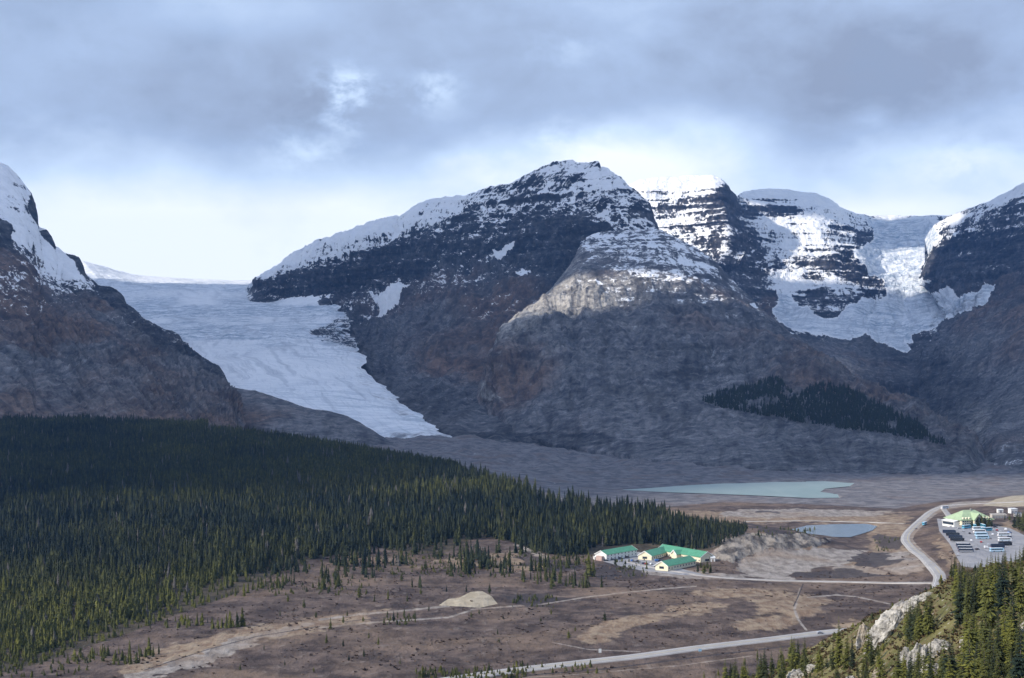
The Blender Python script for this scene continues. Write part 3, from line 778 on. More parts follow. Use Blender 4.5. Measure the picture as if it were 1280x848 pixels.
# -- the snow-capped massif in the middle
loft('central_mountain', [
    [(306, 366, 8350), (312, 358, 8300), (318, 352, 8250), (325, 348, 8200), (340, 339, 8150), (355, 328, 8100), (375, 316, 8050), (400, 304, 8000), (425, 296, 7900), (450, 287, 7800), (475, 278, 7750), (490, 276, 7700), (500, 275, 7700), (510, 268, 7650), (530, 256, 7600), (560, 250, 7500), (580, 247, 7400), (600, 243, 7300),
     (630, 236, 7200), (650, 226, 7150), (660, 220, 7100), (680, 210, 7050), (700, 205, 7000), (715, 202, 7000), (722, 206, 7000), (735, 207, 6980), (747, 206, 6950), (750, 211, 6950), (760, 213, 6900), (765, 219, 6900), (775, 226, 6850), (780, 232, 6850), (795, 242, 6800), (808, 256, 6750), (815, 270, 6700), (822, 287, 6700), (827, 300, 6700), (838, 330, 6700)],
    [(307, 369, 8200), (340, 352, 8000), (380, 344, 7850), (420, 325, 7700), (460, 314, 7550), (500, 300, 7400), (560, 285, 7250), (600, 275, 7100), (650, 268, 6900), (720, 268, 6700), (780, 265, 6600), (815, 290, 6550), (838, 340, 6600)],
    [(308, 371, 8000), (350, 377, 7800), (400, 364, 7600), (430, 372, 7350), (470, 378, 7100), (520, 370, 6900), (580, 358, 6700), (640, 343, 6500), (700, 325, 6350), (735, 318, 6300), (838, 350, 6450)],
    [(310, 373, 7850), (360, 385, 7500), (400, 390, 7200), (440, 405, 6600), (480, 410, 6300), (540, 410, 6000), (600, 400, 5850), (660, 385, 5750), (735, 365, 5800), (838, 370, 6000)],
    [(312, 376, 7700), (360, 398, 7100), (430, 432, 6000), (470, 450, 5500), (500, 470, 5150), (560, 500, 4800), (620, 480, 5000), (700, 440, 5300), (838, 420, 5600)],
    [(320, 384, 7500), (380, 410, 6900), (430, 438, 5800), (460, 462, 5200), (490, 500, 4600), (530, 530, 4000), (570, 550, 3500), (640, 556, 3450), (720, 560, 3500), (838, 560, 3600)],
    [(320, 388, 7450), (380, 420, 6800), (430, 450, 5700), (460, 480, 5100), (490, 518, 4500), (530, 548, 3900), (570, 570, 3400), (640, 576, 3350), (720, 580, 3400), (838, 580, 3500)],
], 900, [50, 90, 60, 60, 70, 14], [22, 75, 105, 80, 50, 20, 10], paint={
    'snow': [(318, 352, 1), (340, 342, 1), (380, 322, 1), (430, 303, 1), (480, 286, 1), (520, 268, 1), (560, 258, .95), (500, 292, .9), (430, 318, .8), (390, 335, .7), (450, 300, 1), (540, 280, .75),
             (600, 252, .62), (650, 243, .46), (700, 215, .48), (690, 235, .58), (730, 220, .66), (760, 238, .70), (780, 255, .66), (800, 275, .48), (770, 275, .72), (740, 250, .62), (715, 255, .46), (660, 255, .5), (620, 265, .46), (740, 278, .6),
             (790, 245, .45), (812, 275, .25), (600, 282, .36), (680, 275, .42), (640, 270, .5), (570, 280, .4), (580, 300, .22), (540, 295, .3), (400, 350, .06), (360, 358, 0), (330, 364, .0), (430, 348, .08), (400, 358, .0), (470, 330, .15), (500, 322, .10), (540, 318, .14), (590, 320, .2),
             (640, 300, .24), (700, 305, .14), (720, 290, .15), (690, 288, .25), (660, 330, .10), (620, 345, .28), (590, 352, .22), (450, 365, .06), (560, 345, .42), (600, 335, .40), (520, 345, .2), (480, 350, .10), (470, 395, .30), (495, 385, .35), (530, 365, .3), (450, 385, .2), (440, 392, .3), (420, 375, .05),
             (600, 378, .10), (560, 395, .03), (650, 368, .08), (500, 420, 0), (440, 425, 0), (560, 460, 0), (600, 440, 0), (700, 330, .05), (740, 310, .2), (800, 285, .55), (520, 400, 0), (640, 420, 0), (470, 440, 0), (430, 408, .1), (420, 420, .15), (480, 480, 0), (500, 500, 0), (530, 520, 0), (550, 540, 0), (570, 548, 0), (600, 545, 0), (640, 550, 0), (700, 555, 0), (560, 520, 0), (600, 500, 0), (620, 460, 0), (540, 470, 0), (520, 440, 0), (800, 550, 0), (760, 480, 0), (460, 460, 0)],
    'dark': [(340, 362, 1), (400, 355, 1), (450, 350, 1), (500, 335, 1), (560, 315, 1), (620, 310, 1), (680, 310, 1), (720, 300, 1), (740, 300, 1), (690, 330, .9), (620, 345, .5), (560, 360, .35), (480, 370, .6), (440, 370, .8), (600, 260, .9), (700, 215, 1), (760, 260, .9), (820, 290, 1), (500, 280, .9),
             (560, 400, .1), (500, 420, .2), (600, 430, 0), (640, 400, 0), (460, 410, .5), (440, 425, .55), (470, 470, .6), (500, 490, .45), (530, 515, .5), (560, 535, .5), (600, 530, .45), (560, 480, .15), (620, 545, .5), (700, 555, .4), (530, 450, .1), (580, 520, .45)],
    'warm': [(340, 360, 0), (560, 320, 0), (700, 300, 0), (560, 365, .5), (500, 390, .45), (540, 410, .6), (600, 390, .8), (650, 375, .7), (580, 430, .75), (560, 460, .6), (620, 430, .85), (500, 430, .35), (460, 430, 0), (480, 480, 0), (530, 510, 0), (600, 470, .6), (580, 490, .4), (560, 530, 0), (640, 540, 0), (430, 385, .5)],
    'pale': [(500, 300, 0), (600, 400, 0), (680, 350, .15), (560, 500, 0)],
    'layer': [(400, 340, .25), (520, 300, .2), (640, 280, .25), (720, 240, .5), (780, 260, .25), (600, 250, .45), (560, 380, .1), (480, 400, .1), (500, 480, 0)],
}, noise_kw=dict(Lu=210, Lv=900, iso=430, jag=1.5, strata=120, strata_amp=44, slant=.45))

# -- the rounded limestone shoulder in front of it, running down to the valley
loft('shoulder_mountain', [
    [(594, 494, 4600), (600, 478, 4750), (612, 455, 4950), (626, 425, 5150), (630, 411, 5250), (640, 402, 5300), (650, 396, 5350), (672, 379, 5450), (690, 363, 5600), (705, 345, 5750), (720, 320, 5950), (733, 298, 6150), (745, 293, 6200), (760, 291, 6200), (790, 289, 6200), (825, 289, 6150), (850, 302, 6050), (870, 312, 6000), (885, 322, 5950), (900, 335, 5900),
     (915, 352, 5800), (935, 372, 5650), (960, 395, 5450), (985, 416, 5300), (1005, 428, 5150), (1030, 446, 4900), (1060, 468, 4600), (1100, 490, 4250), (1150, 514, 3850), (1180, 530, 3600), (1215, 550, 3350), (1240, 572, 3050)],
    [(595, 495, 4560), (605, 480, 4600), (618, 450, 4750), (636, 416, 4850), (662, 398, 4880), (700, 378, 5000), (740, 362, 5100), (800, 360, 5150), (860, 367, 5150), (920, 392, 5000), (980, 427, 4750), (1020, 452, 4500), (1080, 491, 4100), (1150, 526, 3650), (1215, 559, 3200), (1238, 575, 3000)],
    [(596, 497, 4520), (608, 488, 4400), (636, 455, 4380), (700, 432, 4450), (780, 430, 4450), (860, 432, 4400), (930, 446, 4250), (1000, 467, 4000), (1080, 502, 3700), (1150, 533, 3400), (1210, 562, 3050), (1236, 578, 2950)],
    [(597, 501, 4450), (618, 507, 4200), (660, 500, 4050), (720, 490, 3950), (800, 490, 3850), (880, 499, 3700), (950, 504, 3600), (1020, 514, 3500), (1100, 539, 3200), (1160, 551, 3050), (1205, 568, 2900), (1234, 580, 2880)],
    [(599, 506, 4350), (636, 520, 3900), (700, 528, 3600), (760, 536, 3450), (840, 541, 3300), (920, 546, 3150), (1000, 555, 3050), (1100, 565, 2900), (1160, 572, 2850), (1200, 578, 2800), (1232, 584, 2780)],
    [(603, 521, 4200), (645, 545, 3600), (720, 562, 3300), (800, 574, 2950), (880, 583, 2750), (960, 590, 2620), (1060, 595, 2540), (1150, 598, 2480), (1232, 600, 2440)],
], 1000, [60, 80, 70, 50, 50], [10, 44, 64, 36, 22, 8], paint={
    'snow': [(740, 300, .33), (770, 296, .36), (800, 297, .38), (840, 315, .38), (870, 332, .36), (780, 325, .33), (820, 340, .36), (720, 330, .22), (740, 345, .16), (800, 352, .34), (860, 350, .34), (900, 360, .28), (700, 365, .10), (780, 368, .16), (840, 372, .16), (900, 385, .14), (940, 400, .10), (660, 395, 0), (720, 385, .03), (740, 400, .0), (820, 400, .02), (880, 410, 0), (960, 420, .0), (700, 450, 0), (640, 450, 0), (1000, 470, 0), (1100, 520, 0), (800, 480, 0), (800, 560, 0), (1200, 570, 0)],
    'pale': [(640, 405, 1), (660, 395, 1), (680, 385, 1), (700, 378, .95), (720, 382, .9), (690, 395, .9), (650, 412, .75), (740, 370, .8), (780, 360, .65), (760, 340, .5), (820, 340, .5), (760, 300, .4), (840, 320, .45), (880, 350, .4), (700, 420, .42), (660, 440, .35), (740, 430, .38), (820, 420, .34), (720, 455, .42), (800, 450, .36), (900, 430, .25), (860, 460, .42), (620, 480, .4), (640, 500, .3), (960, 440, .15), (1000, 470, .1), (800, 500, .18), (880, 490, .2), (700, 510, .15), (760, 540, .06), (1000, 540, .1), (1060, 476, .22), (1100, 495, .25), (1150, 520, .28), (1190, 540, .28), (1100, 560, .05), (900, 560, .04), (820, 575, .04), (1040, 585, .02), (1200, 570, .1)],
    'warm': [(650, 405, .2), (660, 440, .45), (640, 470, .55), (655, 470, .6), (670, 480, .5), (720, 440, .25), (800, 440, .15), (880, 440, .2), (960, 450, .35), (1000, 470, .55), (980, 500, .5), (1050, 490, .6), (1100, 510, .6), (1160, 540, .45), (700, 510, .2), (800, 520, .1), (900, 530, .05), (1000, 550, .1), (800, 570, .1), (1100, 580, .2), (620, 430, .4), (800, 380, .25), (860, 400, .4)],
    'dark': [(700, 440, .2), (760, 450, .3), (860, 470, .48), (900, 480, .42), (940, 430, .3), (800, 400, .15), (700, 390, 0), (640, 400, 0), (800, 330, .25), (860, 340, .3), (640, 480, .15), (800, 520, .12), (900, 540, .1), (1000, 500, .05), (1100, 540, .05), (720, 540, .28), (660, 540, .3), (800, 575, .42), (1000, 580, .4), (760, 520, .35), (900, 560, .4), (1100, 580, .4), (840, 520, .35), (1180, 585, .4)],
    'layer': [(760, 310, .35), (840, 340, .35), (720, 380, .2), (640, 420, .1), (800, 440, .6), (860, 470, .8), (1000, 500, 0), (1100, 540, 0)],
}, noise_kw=dict(Lu=170, Lv=800, iso=340, jag=.5, strata=60, strata_amp=20))

# -- the far layered faces and the hanging glacier between them
loft('far_mountain', [
    [(768, 247, 8650), (787, 232, 8600), (800, 226, 8600), (830, 223, 8600), (860, 221, 8600), (890, 221, 8500), (900, 225, 8450), (906, 231, 8450), (912, 240, 8600), (920, 246, 9000), (930, 240, 9200), (960, 237, 9300), (990, 238, 9300), (1020, 243, 9300), (1035, 250, 9300), (1050, 260, 9400), (1070, 268, 9600), (1090, 271, 9900), (1110, 271, 10000), (1150, 272, 9800), (1185, 270, 9500)],
    [(768, 260, 8450), (800, 245, 8400), (860, 240, 8350), (893, 236, 8250), (903, 242, 8250), (912, 262, 8400), (925, 272, 8800), (960, 266, 9000), (1020, 268, 9000), (1060, 280, 9200), (1090, 290, 9600), (1120, 292, 9600), (1190, 300, 9200)],
    [(769, 300, 8200), (820, 300, 8100), (870, 300, 7950), (908, 296, 7800), (925, 310, 7950), (945, 325, 8200), (980, 320, 8300), (1040, 325, 8200), (1070, 330, 8300), (1100, 335, 8700), (1150, 335, 8600), (1195, 340, 8300)],
    [(770, 360, 7800), (860, 350, 7600), (930, 350, 7400), (950, 365, 7300), (975, 375, 7400), (1010, 370, 7500), (1060, 372, 7400), (1090, 378, 7500), (1130, 385, 7500), (1200, 395, 7000)],
    [(780, 400, 7300), (880, 390, 7000), (940, 385, 6800), (965, 400, 6600), (1000, 415, 6300), (1050, 425, 6200), (1090, 430, 6200), (1130, 440, 6000), (1160, 435, 5900), (1205, 440, 5500)],
    [(790, 450, 6500), (900, 440, 6000), (980, 430, 5900), (1010, 445, 5600), (1060, 465, 5300), (1100, 480, 5200), (1140, 490, 5000), (1180, 510, 4700), (1218, 535, 4300)],
], 760, [40, 80, 80, 60, 60], [14, 45, 55, 45, 30, 24], paint={
    'snow': [(800, 234, 1.1), (830, 230, 1.1), (860, 228, 1.1), (885, 230, 1.1), (830, 245, .62), (870, 250, .55), (800, 260, .8), (840, 265, .5), (880, 270, .52), (820, 285, .8), (830, 300, .85), (850, 280, .55), (860, 300, .6), (885, 300, .6), (880, 320, .5), (845, 275, .42),
             (905, 245, .05), (908, 262, .1), (900, 270, .25), (918, 262, .10), (922, 285, .15), (905, 300, .30), (915, 310, .15), (930, 312, .30), (905, 325, .2), (930, 330, .25), (915, 345, .12), (935, 350, .12), (950, 358, .08), (930, 370, .0), (960, 375, .05), (965, 392, .05), (900, 380, 0),
             (940, 246, 1.2), (970, 246, 1.2), (1000, 246, 1.2), (1040, 262, 1.2), (1030, 252, 1.2), (945, 258, .7), (960, 265, .22), (985, 265, .25), (940, 275, .2), (1005, 265, .75), (1000, 280, .62), (1030, 275, .65), (1050, 285, .62), (1070, 290, .55), (970, 283, .7), (950, 290, .75), (985, 295, .85), (1020, 295, .7), (1050, 305, .5), (1075, 300, .2), (990, 310, .6), (960, 303, .55), (940, 300, .3),
             (965, 325, .60), (985, 328, .45), (1015, 320, .6), (1040, 322, .5), (950, 325, .2), (970, 340, .25), (1000, 338, .22), (1030, 336, .2), (1055, 330, .35), (1000, 348, .85), (975, 352, .7), (1040, 350, .15), (1070, 352, .12), (1090, 352, .2), (1015, 353, .3), (1040, 362, .75), (1000, 364, .75), (985, 365, 1), (1030, 374, .15), (1060, 372, .3), (1090, 370, .2), (1010, 380, .1), (1030, 390, .1), (1015, 395, .1),
             (1080, 430, 0), (1100, 450, 0), (1060, 450, 0), (1150, 470, 0), (1180, 300, .4), (1000, 440, 0)],
    'dark': [(840, 260, .9), (905, 270, 1), (960, 265, .7), (1000, 300, .7), (1040, 350, 1), (930, 330, 1), (940, 365, .9), (960, 390, .4), (1020, 385, 1), (1080, 360, 1), (1060, 450, .3), (1100, 470, .5), (1140, 485, .55), (1180, 510, .5), (940, 390, .3)],
    'warm': [(900, 300, 0), (1000, 300, 0), (930, 375, .6), (950, 390, .7), (1000, 440, .3), (1060, 455, .25), (1120, 470, .3), (1180, 510, .3)],
    'pale': [(840, 260, .1), (985, 310, .4), (1080, 460, .1), (1140, 480, .15)],
    'layer': [(830, 270, 1), (880, 270, 1), (920, 300, .4), (970, 270, 1), (1030, 300, 1), (1040, 360, 1), (1080, 450, 0)],
}, noise_kw=dict(Lu=260, Lv=700, iso=420, jag=.15, strata=85, strata_amp=30))

# -- the dark flank on the right
loft('right_mountain', [
    [(1156, 300, 7950), (1162, 290, 7900), (1172, 280, 7850), (1185, 272, 7800), (1210, 262, 7700), (1235, 254, 7600), (1255, 244, 7500), (1280, 231, 7300), (1330, 205, 7000), (1440, 180, 6700)],
    [(1160, 318, 7850), (1176, 304, 7650), (1200, 290, 7500), (1240, 278, 7300), (1280, 268, 7000), (1440, 230, 6400)],
    [(1150, 346, 8300), (1180, 361, 7350), (1200, 365, 7000), (1240, 360, 6700), (1280, 350, 6400), (1440, 320, 5800)],
    [(1184, 400, 6850), (1194, 400, 6500), (1206, 400, 6200), (1240, 386, 5800), (1280, 376, 5500), (1440, 350, 4900)],
    [(1146, 446, 5750), (1172, 450, 5400), (1200, 440, 5200), (1240, 430, 5000), (1280, 420, 4700), (1440, 400, 4200)],
    [(1144, 470, 5300), (1180, 495, 4500), (1210, 518, 4000), (1240, 523, 3800), (1280, 515, 3700), (1440, 500, 3300)],
    [(1150, 500, 4700), (1190, 528, 4000), (1225, 543, 3500), (1250, 556, 3100), (1280, 568, 2900), (1440, 580, 2600)],
    [(1160, 540, 4400), (1200, 570, 3600), (1235, 594, 2700), (1260, 598, 2550), (1280, 600, 2480), (1440, 603, 2400)],
], 420, [30, 70, 60, 50, 60, 40, 40], [12, 65, 80, 55, 44, 26, 20, 8], paint={
    'snow': [(1170, 284, .9), (1200, 272, .95), (1250, 252, 1.1), (1280, 240, 1), (1230, 264, .75), (1215, 280, .3), (1240, 275, .35), (1275, 262, .35), (1190, 292, .5), (1170, 300, .7), (1260, 285, .3), (1280, 280, .35), (1165, 310, .5), (1200, 315, .10), (1250, 320, .08), (1280, 315, .2), (1190, 340, .05), (1230, 345, .05), (1270, 335, .15), (1170, 330, .15), (1270, 360, 0), (1220, 362, .1), (1240, 400, 0), (1180, 430, 0), (1200, 500, 0), (1280, 450, 0), (1240, 390, .02)],
    'dark': [(1180, 300, .9), (1220, 320, 1), (1260, 310, 1), (1200, 345, 1), (1240, 350, .8), (1280, 330, .8), (1200, 366, .5), (1260, 370, .4), (1240, 400, .1), (1160, 440, .5), (1180, 470, .6), (1220, 450, .1), (1270, 430, .05), (1230, 505, .45), (1205, 490, .6), (1180, 500, .6), (1200, 520, .5), (1250, 540, .15), (1270, 580, .25), (1275, 520, .1)],
    'warm': [(1220, 320, 0), (1240, 370, .7), (1270, 390, .7), (1220, 420, .55), (1260, 440, .45), (1180, 440, .1), (1200, 490, .1), (1250, 480, .25), (1160, 480, .35), (1190, 510, .3), (1260, 560, .35), (1240, 590, .2)],
    'pale': [(1190, 480, .25), (1195, 470, .3), (1240, 420, .05), (1225, 535, .7), (1210, 532, .5), (1250, 545, .3), (1260, 590, .0), (1280, 540, .15), (1240, 300, 0)],
    'layer': [(1200, 300, .8), (1260, 300, .8), (1200, 350, .5), (1240, 420, 0), (1240, 500, 0)],
}, noise_kw=dict(Lu=240, Lv=900, iso=380, jag=.4, strata=90, strata_amp=24, slant=.4))

# -- the brown flank on the left with its snowy ridge
loft('left_mountain', [
    [(-160, 100, 5700), (-60, 165, 5500), (-5, 203, 5400), (8, 209, 5400), (20, 220, 5400), (26, 227, 5380), (33, 236, 5370), (38, 243, 5360), (41, 250, 5350), (44, 256, 5350), (45.5, 282, 5300), (50, 287, 5290), (57, 290, 5280), (63, 297, 5260), (68, 309, 5230), (80, 318, 5200), (90, 320, 5180), (97, 324, 5160), (101, 332, 5130), (104, 342, 5100), (110, 347, 5080), (116, 354, 5060),
     (122, 360, 5040), (137, 361, 5000), (145, 365, 4970), (152, 373, 4940), (155, 382, 4920), (165, 388, 4880), (180, 400, 4800), (200, 412, 4700), (222, 420, 4600), (225, 431, 4580), (240, 442, 4500), (258, 452, 4400), (272, 460, 4300), (283, 480, 4200), (295, 500, 3900), (312, 526, 3600)],
    [(-160, 240, 4700), (-60, 285, 4700), (0, 313, 4700), (25, 325, 4720), (45, 355, 4740), (75, 375, 4760), (100, 378, 4700), (130, 390, 4600), (170, 412, 4480), (220, 440, 4300), (255, 470, 4000), (285, 500, 3700), (309, 528, 3450)],
    [(-160, 380, 3700), (0, 420, 3700), (60, 430, 3750), (120, 440, 3750), (170, 460, 3700), (220, 480, 3600), (260, 500, 3450), (307, 530, 3250)],
    [(-160, 480, 3000), (0, 480, 3050), (80, 490, 3050), (160, 505, 3000), (240, 518, 2950), (305, 534, 2900)],
    [(-160, 535, 2600), (0, 533, 2600), (100, 536, 2600), (200, 540, 2600), (304, 545, 2550)],
], 620, [80, 90, 70, 60], [10, 45, 62, 46, 16], paint={
    'snow': [(0, 215, .95), (0, 235, .85), (20, 235, .75), (20, 255, .55), (25, 268, .45), (28, 285, .85), (15, 275, .9), (45, 300, 1), (60, 315, 1), (75, 330, 1), (90, 345, .95), (30, 305, 1), (50, 325, .9), (65, 345, .75), (85, 355, .5), (95, 368, .35), (70, 360, .45), (45, 340, .6), (55, 352, .4), (75, 372, .22), (100, 380, .12), (20, 322, .3), (10, 318, .1), (30, 335, .1), (0, 330, 0), (50, 372, 0), (110, 380, .05), (140, 385, 0), (200, 425, 0), (205, 418, .25), (100, 410, 0), (-40, 300, .2), (-40, 200, .8), (0, 450, 0), (150, 480, 0), (260, 480, 0), (80, 395, 0), (20, 500, 0), (80, 510, 0), (200, 520, 0), (290, 520, 0), (150, 440, 0), (40, 430, 0), (-60, 480, 0), (240, 500, 0), (80, 460, 0)],
    'dark': [(40, 260, 1), (0, 295, 1), (60, 300, 1), (98, 335, 1), (20, 230, .6), (0, 340, .35), (30, 345, .35), (60, 375, .4), (90, 395, .4), (150, 380, .8), (170, 400, .8), (205, 420, .8), (235, 445, .7), (260, 465, .7), (40, 420, .15), (130, 410, .1), (0, 470, .35), (40, 480, .4), (100, 490, .35), (160, 480, .1), (220, 480, .05), (50, 515, .3), (200, 520, .15), (280, 510, .0), (150, 440, .2)],
    'warm': [(0, 360, .85), (20, 400, .8), (60, 400, .6), (60, 430, .75), (120, 400, .55), (130, 440, .5), (180, 450, .7), (100, 460, .4), (0, 480, .3), (60, 490, .35), (150, 490, .45), (200, 500, .65), (260, 490, .5), (240, 460, .3), (280, 520, .65), (20, 520, .6), (120, 520, .45), (80, 380, .3)],
    'pale': [(0, 400, 0), (100, 400, .15), (80, 370, .2), (150, 460, .02), (250, 500, .08), (300, 520, .1)],
    'layer': [(20, 240, .5), (60, 340, .1), (40, 420, 0), (200, 480, 0)],
}, noise_kw=dict(Lu=150, Lv=1500, iso=330, jag=.35, slant=-.8))

# -- the glacier with its two icefalls
loft('glacier', [
    [(60, 334, 10300), (104, 327, 10100), (130, 334, 10050), (165, 344, 10000), (200, 347, 10000), (240, 349, 10000), (290, 351, 9800), (345, 352, 9500)],
    [(90, 356, 8700), (150, 357, 8700), (250, 358, 8700), (345, 360, 8500)],
    [(92, 372, 8000), (150, 373, 8000), (250, 374, 8000), (330, 376, 7900), (400, 362, 7700), (428, 362, 7500)],
    [(140, 381, 7500), (250, 381, 7400), (330, 382, 7250), (425, 372, 7100)],
    [(150, 394, 7000), (250, 394, 6900), (350, 395, 6750), (434, 393, 6500)],
    [(180, 402, 6500), (250, 402, 6400), (350, 404, 6300), (438, 410, 6150)],
    [(195, 420, 5750), (250, 420, 5700), (350, 424, 5550), (444, 432, 5500)],
    [(215, 455, 4800), (300, 452, 4800), (400, 458, 4750), (470, 478, 4600)],
    [(245, 488, 4150), (330, 488, 4150), (430, 500, 4050), (508, 508, 4100)],
    [(285, 510, 3800), (400, 526, 3700), (480, 546, 3550), (530, 546, 3480), (566, 547.5, 3480)],
    [(290, 516, 3780), (400, 534, 3680), (485, 554, 3520), (530, 554, 3460), (570, 551, 3460)],
], 620, [24, 30, 16, 26, 16, 26, 40, 40, 40, 6], [6, 16, 14, 7, 14, 7, 14, 5, 5, 5, 2], back=(700, 120), skirt=50, paint={
    'snow': [(100, 330, 1.6), (300, 350, 1.6), (200, 450, 1.5), (500, 540, 1.5), (400, 440, 1.3), (420, 432, 1.0), (405, 420, 1.1)],
    'ice': [(200, 345, 0), (300, 350, .1), (200, 362, .55), (300, 365, .5), (160, 360, .45), (250, 376, .15), (380, 375, 0), (200, 388, .85), (300, 389, .85), (380, 395, .6), (200, 400, .3), (330, 402, .25), (230, 412, .9), (330, 415, .9), (300, 430, .35), (250, 430, .3), (400, 405, .5), (280, 460, .35), (350, 450, .35), (420, 480, .4), (480, 520, .45), (350, 490, .35), (520, 540, .6)],
    'dirt': [(200, 345, -1), (180, 358, .1), (158, 358, .35), (290, 360, .1), (320, 378, .2), (250, 370, -.6), (250, 390, .12), (350, 390, .15), (300, 412, .22), (250, 412, .2), (395, 415, .2), (415, 428, .3), (435, 420, .4), (440, 400, .4), (400, 425, .2), (300, 440, -.3), (350, 460, -.05), (260, 450, -.3), (400, 470, .12), (360, 495, .12), (460, 485, .38), (480, 510, .3), (440, 520, .12), (310, 470, .1), (340, 440, .05), (520, 530, .2), (540, 545, .45), (490, 546, .2), (420, 522, 0), (380, 378, -.5)],
    'dark': [(200, 400, .8)],
}, noise_kw=dict(Lu=90, Lv=260, iso=110, jag=.0, ragged=16))

# -- moraine wall between the forest and the ice
loft('moraine_ridge', [
    [(262, 472, 3980), (275, 479, 3920), (285, 485, 3850), (300, 487.5, 3800), (320, 490, 3750), (350, 500, 3650), (385, 511, 3550), (415, 516.5, 3500), (435, 522, 3450), (460, 536, 3380), (485, 552, 3300), (520, 561, 3250)],
    [(268, 500, 3650), (290, 510, 3550), (320, 512, 3500), (350, 520, 3420), (385, 530, 3360), (435, 542, 3280), (470, 556, 3220), (522, 564, 3200)],
    [(270, 530, 3400), (320, 535, 3300), (400, 552, 3150), (485, 567, 3100), (525, 568, 3100)],
], 320, [60, 50], [3, 10, 6], back=(260, 110), skirt=60, paint={
    'snow': ALL0, 'warm': [(300, 500, .45), (350, 520, .35), (420, 530, .2), (480, 555, .05), (300, 520, .5)], 'dark': ALL0, 'pale': [(300, 495, .2), (400, 520, .24), (470, 550, .3), (300, 515, .3)], 'layer': ALL0, 'ice': ALL0, 'dirt': ALL0,
}, noise_kw=dict(Lu=60, Lv=400, iso=160, jag=.2))

# ------------------------------------------------------------------ unseen cloud deck, added and shaped to shade the mountains
CZ = 3000.0
def shade_pos(p):
    k = (CZ - p[2]) / SUN.z
    return (p[0] + SUN.x * k, p[1] + SUN.y * k)
def cloud_deck():
    cx = np.linspace(-10500, 2200, 160); cy = np.linspace(-1500, 9100, 150)
    CX, CY = np.meshgrid(cx, cy)
    D = np.ones(CX.shape)
    # front edge of the deck: the valley lies in the sun, the forest's upper slope does not
    e1 = shade_pos(P(200, 600, 1560)); e2 = shade_pos(P(700, 590, 2200)); e3 = shade_pos(P(1250, 600, 2450))
    ex = [-12000, e1[0] - 700, e1[0], e2[0], e3[0], 4000]; ey = [e1[1] - 250, e1[1] - 150, e1[1], e2[1], e3[1], e3[1]]
    edge_ = np.interp(CX, ex, ey)
    D = smooth01(.5 + (CY - edge_ + fbm(CX / 420, CY / 420, CX * 0, 4) * 160) / 260)
    for (px, py, dd, rx, ry, a) in HOLES:
        hx, hy = shade_pos(P(px, py, dd))
        q = np.hypot((CX - hx) / rx, (CY - hy) / ry) + fbm(CX / 300, CY / 300, CX * 0 + px, 4) * .35
        D *= 1 - a * smooth01(1.5 - q)
    D *= smooth01((CX + 10300) / 700) * smooth01((2000 - CX) / 700) * smooth01((8900 - CY) / 400)
    th = np.sqrt(np.clip(D - .5, 0, 1)) * 420
    up = CZ + th * (.8 + fbm(CX / 500, CY / 500, CX * 0 + 2, 4))
    dn = CZ - th * (.35 + .3 * fbm(CX / 400, CY / 400, CX * 0 + 8, 4))
    dn = np.minimum(dn, up)
    f = grid_faces(len(cy), len(cx))
    keep = (D.ravel()[f] > .5).any(1)
    f = f[keep]
    co = np.concatenate([np.stack([CX, CY, up], -1).reshape(-1, 3), np.stack([CX, CY, dn], -1).reshape(-1, 3)])
    faces = np.concatenate([f, f[:, ::-1] + CX.size])
    m = bpy.data.materials.new('cloud'); m.use_nodes = True; m.node_tree.nodes.clear()
    t = NT(m.node_tree); out = t.n('ShaderNodeOutputMaterial')
    a = t.n('ShaderNodeBsdfTranslucent'); b = t.n('ShaderNodeBsdfDiffuse')
    pos = t.n('ShaderNodeNewGeometry').outputs['Position']
    k = t.mix(t.noise(pos, 1 / 600, 5), (.74, .81, .95), (.86, .90, .98))
    t.put(a.inputs['Color'], k); t.put(b.inputs['Color'], k)
    mx = t.n('ShaderNodeMixShader'); mx.inputs[0].default_value = .35
    t.links.new(a.outputs[0], mx.inputs[1]); t.links.new(b.outputs[0], mx.inputs[2]); t.links.new(mx.outputs[0], out.inputs[0])
    me = mesh_np('cloud', co, faces, m)
    return link('cloud', me, kind='structure')
HOLES = [(215, 352, 9700, 1700, 900, 1.0), (662, 398, 5000, 430, 370, 1.0), (770, 358, 5200, 520, 260, .9), (950, 300, 8300, 1500, 950, 1.0)]  # openings shaped in the unseen deck to let sun onto chosen slopes
cloud_deck()

# ------------------------------------------------------------------ mountain air
def haze_box():
    me = bpy.data.meshes.new('haze')
    x0, x1, y0, y1, z0, z1 = -9000, 9000, -1500, 12500, -90, 1650
    v = [(x0, y0, z0), (x1, y0, z0), (x1, y1, z0), (x0, y1, z0), (x0, y0, z1), (x1, y0, z1), (x1, y1, z1), (x0, y1, z1)]
    me.from_pydata(v, [], [(0, 3, 2, 1), (4, 5, 6, 7), (0, 1, 5, 4), (1, 2, 6, 5), (2, 3, 7, 6), (3, 0, 4, 7)])
    m = bpy.data.materials.new('haze'); m.use_nodes = True; m.node_tree.nodes.clear()
    t = NT(m.node_tree); out = t.n('ShaderNodeOutputMaterial')
    pv = t.n('ShaderNodeVolumePrincipled')
    pv.inputs['Color'].default_value = (.22, .46, 1.0, 1)
    pv.inputs['Density'].default_value = HAZE
    pv.inputs['Anisotropy'].default_value = 0.2
    t.links.new(pv.outputs[0], out.inputs['Volume'])
    me.materials.append(m)
    o = link('haze', me, kind='stuff')
HAZE = 3.6e-5
haze_box()

